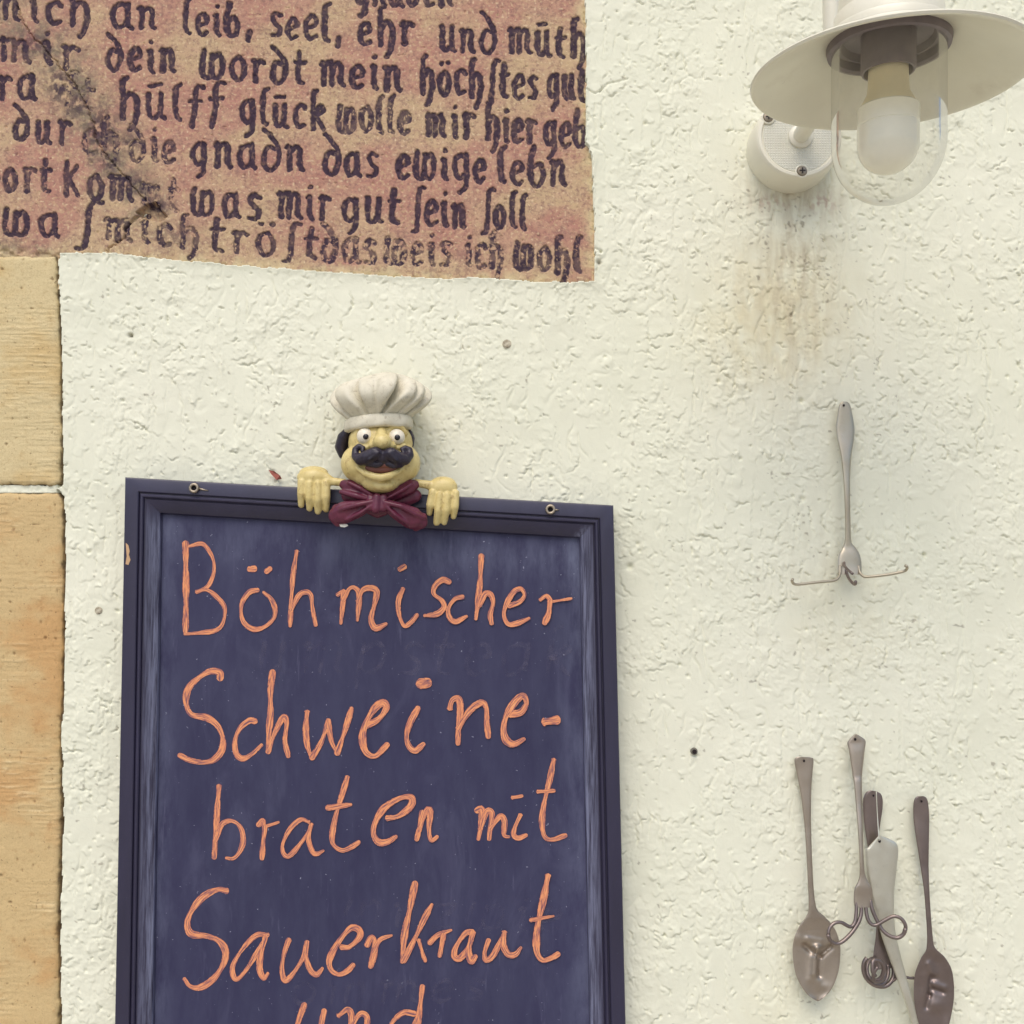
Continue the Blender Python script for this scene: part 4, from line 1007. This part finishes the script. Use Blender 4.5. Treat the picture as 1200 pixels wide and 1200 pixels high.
# upper fork turned into a coat hook
o = empty("bent_fork", P(991, 480, .003), "lone upper fork with two long outer tines bent straight out sideways", "fork", GRP); F0 = Vector(o.location)
blade("handle", z5([(385, 131, 20, .007), (385, 140, 46, .007), (385, 160, 62, .007), (386, 200, 76, .007), (388, 260, 92, .007), (390, 320, 84, .008), (392, 400, 55, .010), (395, 500, 37, .011), (398, 600, 30, .012), (400, 700, 28, .012), (402, 790, 29, .012), (402, 840, 36, .012), (404, 862, 62, .012), (407, 892, 98, .013), (409, 925, 116, .0135), (410, 960, 120, .014), (410, 985, 120, .015), (410, 1000, 112, .0155)]), .0030, greym, o, F0)
t5 = lambda pts: [(900 + x / 4.285, 440 + y / 4.285, d) for x, y, d in pts]
tine("tine", t5([(361, 955, .0145), (362, 985, .016), (356, 1012, .019), (330, 1030, .021), (250, 1038, .022), (150, 1049, .023), (126, 1043, .024), (120, 1030, .026), (124, 1024, .028)]), .00115, greym, o, F0)
tine("tine", t5([(455, 955, .0145), (460, 985, .016), (474, 1005, .019), (502, 1011, .021), (600, 1000, .022), (676, 985, .023), (696, 974, .025), (698, 960, .027), (690, 955, .028)]), .00115, greym, o, F0)
tine("tine", t5([(388, 960, .0145), (394, 990, .017), (408, 1022, .025), (428, 1045, .032), (438, 1048, .036), (440, 1034, .039)]), .0012, darkm, o, F0)
tine("tine", t5([(382, 940, .0165), (384, 955, .022), (400, 975, .030), (425, 996, .036)]), .0011, darkm, o, F0)
nail(900 + 381 / 4.285, 440 + 150 / 4.285, .0090, o, F0, 1.3)

# left spoon with a face pressed into the bowl
o = empty("bent_spoon", P(941, 900, .003), "left spoon of the lower cluster with nose and brows pressed in its bowl", "spoon", GRP); F0 = Vector(o.location)
SX, SY = 900, 840
def face1(s, x, y, w):
    X, Y = (x - 920) * 10, (y - 1060) * 10                        # coordinates of the bowl close-up
    if Y < 150: return 0
    k = min(1, (Y - 150) / 150)
    r = -.0026 * (1 - s * s) * k
    r += .0036 * ridge(X, Y, 370, 520, 345, 810, 52) + .0014 * ridge(X, Y, 380, 500, 170, 400, 60) + .0012 * ridge(X, Y, 400, 500, 560, 420, 60) + .0016 * bump2(X, Y, 370, 330, 170, 110)
    r -= .0026 * ridge(X, Y, 230, 480, 330, 560, 34) + .0030 * ridge(X, Y, 415, 590, 530, 495, 32) + .0022 * ridge(X, Y, 408, 600, 395, 830, 30)
    r += .0012 * ridge(X, Y, 300, 880, 380, 900, 45) + .0010 * bump2(X, Y, 420, 960, 90, 50) + .0012 * ridge(X, Y, 270, 400, 420, 420, 36)
    return r
blade("handle_and_bowl", z6([(140, 157, 50, .008), (140, 163, 72, .008), (141, 180, 74, .008), (143, 220, 62, .008), (148, 300, 42, .009), (155, 420, 27, .011), (161, 540, 22, .013), (167, 660, 22, .014), (172, 730, 27, .0145), (176, 762, 42, .0145), (181, 790, 88, .014), (184, 815, 128, .0135), (187, 850, 164, .013), (189, 900, 186, .0125), (190, 950, 183, .0125), (191, 1000, 167, .013), (193, 1045, 132, .0135), (194, 1080, 86, .014), (195, 1102, 36, .0145), (195, 1110, 6, .0145)]), .0026, brownm, o, F0, face1, 33, 1.3)
nail(SX + 141 / 3.333, SY + 172 / 3.333, .0100, o, F0, 1.3)

# right spoon
o = empty("bent_spoon", P(1080, 945, .003), "right spoon of the lower cluster with a dark dented bowl", "spoon", GRP); F0 = Vector(o.location)
def face2(s, x, y, w):
    X, Y = (x - 1000) * 10, (y - 1080) * 10
    if Y < 330: return 0
    k = min(1, (Y - 330) / 150)
    r = -.0026 * (1 - s * s) * k
    r += .0026 * ridge(X, Y, 885, 500, 930, 620, 50) + .0012 * ridge(X, Y, 860, 640, 850, 860, 60) + .0014 * ridge(X, Y, 940, 730, 1060, 780, 44)
    r -= .0022 * bump2(X, Y, 945, 655, 40, 36) + .0018 * ridge(X, Y, 930, 790, 1050, 825, 30) + .0020 * ridge(X, Y, 905, 640, 890, 860, 30) + .0018 * ridge(X, Y, 890, 860, 855, 1000, 32)
    r += .0018 * bump2(X, Y, 970, 980, 90, 80)
    return r
blade("handle_and_bowl", z6([(597, 310, 24, .008), (597, 318, 46, .008), (597, 340, 58, .008), (599, 390, 62, .008), (602, 450, 55, .009), (607, 520, 43, .010), (612, 590, 32, .011), (620, 680, 22, .013), (627, 780, 20, .014), (632, 850, 22, .0145), (634, 890, 28, .0145), (637, 912, 44, .0145), (640, 935, 84, .014), (644, 965, 120, .0135), (647, 1000, 146, .013), (648, 1050, 157, .0125), (648, 1100, 156, .0125), (648, 1150, 142, .0125), (649, 1200, 118, .013), (650, 1245, 84, .0135), (651, 1275, 44, .014), (651, 1288, 6, .014)]), .0026, darkm, o, F0, face2, 33, 1.3)
nail(SX + 600 / 3.333, SY + 330 / 3.333, .0100, o, F0, 1.2)

# back fork with spiralled tines
o = empty("bent_fork", P(1024, 935, .003), "dark rear fork with tines coiled into a spiral, behind the pale handle", "fork", GRP); F0 = Vector(o.location)
blade("handle", z6([(412, 289, 26, .006), (411, 298, 58, .006), (410, 320, 76, .006), (409, 360, 76, .006), (407, 420, 62, .0065), (408, 480, 46, .007), (416, 580, 30, .008), (426, 700, 24, .009), (434, 800, 24, .010), (436, 850, 30, .010), (442, 885, 52, .010), (449, 920, 76, .0105), (453, 955, 84, .011), (456, 985, 80, .012)]), .0026, darkm, o, F0)
zT = lambda pts: [(1000 + x / 10, 1080 + y / 10, d) for x, y, d in pts]
tine("tine", zT([(255, 430, .012), (200, 445, .015), (165, 500, .018), (160, 580, .020), (185, 650, .022), (250, 690, .023), (320, 660, .024), (352, 580, .025), (345, 510, .026), (300, 460, .027), (245, 450, .028), (225, 480, .029), (228, 590, .030), (262, 640, .030)]), .0015, darkm, o, F0)
tine("tine", zT([(330, 470, .012), (360, 540, .014), (372, 610, .018), (350, 680, .022), (290, 705, .026), (240, 690, .028), (240, 600, .030), (285, 530, .031)]), .0014, darkm, o, F0)
tine("tine", zT([(400, 500, .012), (408, 570, .013), (400, 640, .015), (360, 715, .018), (300, 740, .020), (220, 720, .021), (150, 660, .022), (118, 570, .022), (125, 480, .022), (160, 425, .022)]), .0016, darkm, o, F0)
tine("tine", zT([(465, 510, .012), (475, 590, .013), (460, 670, .014), (410, 735, .016), (340, 762, .017), (250, 745, .018), (170, 690, .019)]), .0017, darkm, o, F0)
tine("tine", zT([(405, 730, .016), (470, 690, .015), (530, 650, .014), (620, 652, .0125), (660, 662, .012), (710, 660, .011)]), .0011, darkm, o, F0)
nail(SX + 412 / 3.333, SY + 308 / 3.333, .0075, o, F0, 1.1)

# pale broad-handled piece in front of it
o = empty("cake_server", P(1031, 985, .008), "pale broad-handled cutlery piece narrowing downwards in front of the dark fork", "cutlery", GRP); F0 = Vector(o.location)
blade("handle_and_stem", z6([(434, 464, 6, .018), (438, 478, 52, .018), (443, 500, 108, .018), (445, 516, 128, .018), (444, 560, 124, .018), (444, 620, 112, .018), (447, 690, 92, .0185), (456, 760, 74, .019), (467, 830, 60, .019), (482, 890, 52, .019), (500, 950, 45, .0195), (519, 1010, 39, .0195), (538, 1070, 35, .020), (556, 1130, 31, .020), (572, 1190, 27, .020), (588, 1260, 26, .020), (600, 1330, 30, .020), (606, 1400, 60, .020), (608, 1470, 76, .020), (608, 1530, 50, .020), (608, 1550, 6, .020)]), .0032, palem, o, F0)
tine("hanging_wire", [(900 + 423 / 3.333, 840 + 292 / 3.333, .012), (900 + 427 / 3.333, 840 + 380 / 3.333, .0145), (900 + 434 / 3.333, 840 + 484 / 3.333, .0205)], .00042, palem, o, F0)
nail(SX + 436 / 3.333, SY + 486 / 3.333, .0200, o, F0, 1.5)

# front fork with tines curled to both sides
o = empty("bent_fork", P(1004, 875, .003), "tall middle fork with tines curled outwards into two open loops", "fork", GRP); F0 = Vector(o.location)
blade("handle", z6([(342, 68, 8, .010), (343, 76, 30, .010), (345, 92, 66, .010), (346, 104, 72, .010), (347, 130, 62, .011), (348, 180, 49, .012), (349, 235, 36, .013), (351, 250, 33, .014), (355, 340, 25, .017), (360, 430, 20, .021), (364, 520, 17, .024), (367, 590, 19, .026), (369, 620, 24, .026), (371, 645, 42, .0265), (372, 665, 66, .027), (372, 695, 74, .027), (371, 725, 72, .0275), (371, 745, 64, .028)]), .0030, brownm, o, F0)
t6 = lambda pts: [(900 + x / 3.333, 840 + y / 3.333, d) for x, y, d in pts]
tine("tine", t6([(344, 715, .027), (345, 760, .029), (338, 805, .031), (320, 820, .032), (285, 803, .033), (255, 808, .034), (237, 835, .035), (240, 868, .036), (255, 882, .036)]), .0014, darkm, o, F0)
tine("tine", t6([(362, 715, .027), (364, 765, .029), (352, 805, .031), (325, 845, .033), (290, 878, .035), (262, 886, .036), (240, 870, .037), (234, 850, .038)]), .0015, darkm, o, F0)
tine("tine", t6([(382, 715, .027), (384, 765, .029), (396, 802, .031), (420, 814, .032), (455, 795, .033), (490, 779, .034), (520, 788, .035), (537, 815, .036), (532, 846, .036), (510, 861, .036)]), .0014, darkm, o, F0)
tine("tine", t6([(399, 715, .027), (408, 755, .029), (428, 800, .031), (448, 834, .033), (476, 856, .035), (506, 863, .036), (528, 850, .037), (537, 826, .038)]), .0015, darkm, o, F0)
nail(SX + 341 / 3.333, SY + 88 / 3.333, .0118, o, F0, 1.4)

# ------------------------------------------------------------------ small things on the wall
def wall_stud(name, x, y, r, d, mat, label, cat, hole=None):
    c0 = P(x, y, d)
    bm = bmesh.new(); bmesh.ops.create_cone(bm, cap_ends=True, segments=20, radius1=r * S, radius2=r * S * .85, depth=.006)
    bmesh.ops.transform(bm, matrix=Matrix.Translation((0, .002, 0)) @ Matrix.Rotation(math.pi / 2, 4, 'X'), verts=bm.verts)
    bmesh.ops.bevel(bm, geom=[e for e in bm.edges if abs(e.verts[0].co.y - e.verts[1].co.y) < 1e-6], offset=r * S * .2, segments=2, affect='EDGES')
    me = bpy.data.meshes.new(name); bm.to_mesh(me); bm.free()
    o = link(name, me, mat, sharp=40); o.location = c0; tag(o, label, cat)
    if hole:
        k = [(hole * S * math.cos(a), -.0013, hole * S * math.sin(a)) for a in np.linspace(0, 2 * math.pi, 17)[:-1]]
        link("bore", mesh_from("bore", k, [tuple(range(16))[::-1]]), nailm, o)
    return o
wall_stud("wall_plug", 813.5, 880.5, 4.6, .0015, M("plug_grey", rough=.6).color(lin(120, 116, 104)).m, "small round grey wall plug with a dark hole between chalkboard and spoons", "wall plug", 2.6)
peg = M("old_peg", rough=.85); peg.color(peg.ramp(peg.noise(400, 3), [(.35, lin(150, 138, 116)), (.65, lin(205, 198, 176))])); peg = peg.m
wall_stud("wall_peg", 115.5, 715.5, 5.0, .001, peg, "small painted over peg stub left of the chalkboard", "peg")
wall_stud("wall_peg", 594, 403, 6.0, .001, peg, "small crusty peg stub in plaster below the inscription", "peg")
leafm = M("dried_leaf", rough=.8).color(lin(150, 84, 70)).m
lv = [P(x, y, d) for x, y, d in [(314.5, 550.5, .004), (321, 552, .006), (328, 557, .006), (330, 561, .004), (324, 562.5, .007), (318, 556, .006)]]
lb = [v + Vector((0, .0006, 0)) for v in lv]
lo = P(322, 557, .004)
leaf = link("dried_leaf", mesh_from("dried_leaf", [tuple(v) for v in lv + lb], [(5, 4, 3, 2, 1, 0), (6, 7, 8, 9, 10, 11)] + [(i, (i + 1) % 6, 6 + (i + 1) % 6, 6 + i) for i in range(6)], lo), leafm, smooth=False)
leaf.location = lo; tag(leaf, "tiny reddish brown leaf scrap on the plaster above the chalkboard frame", "leaf")
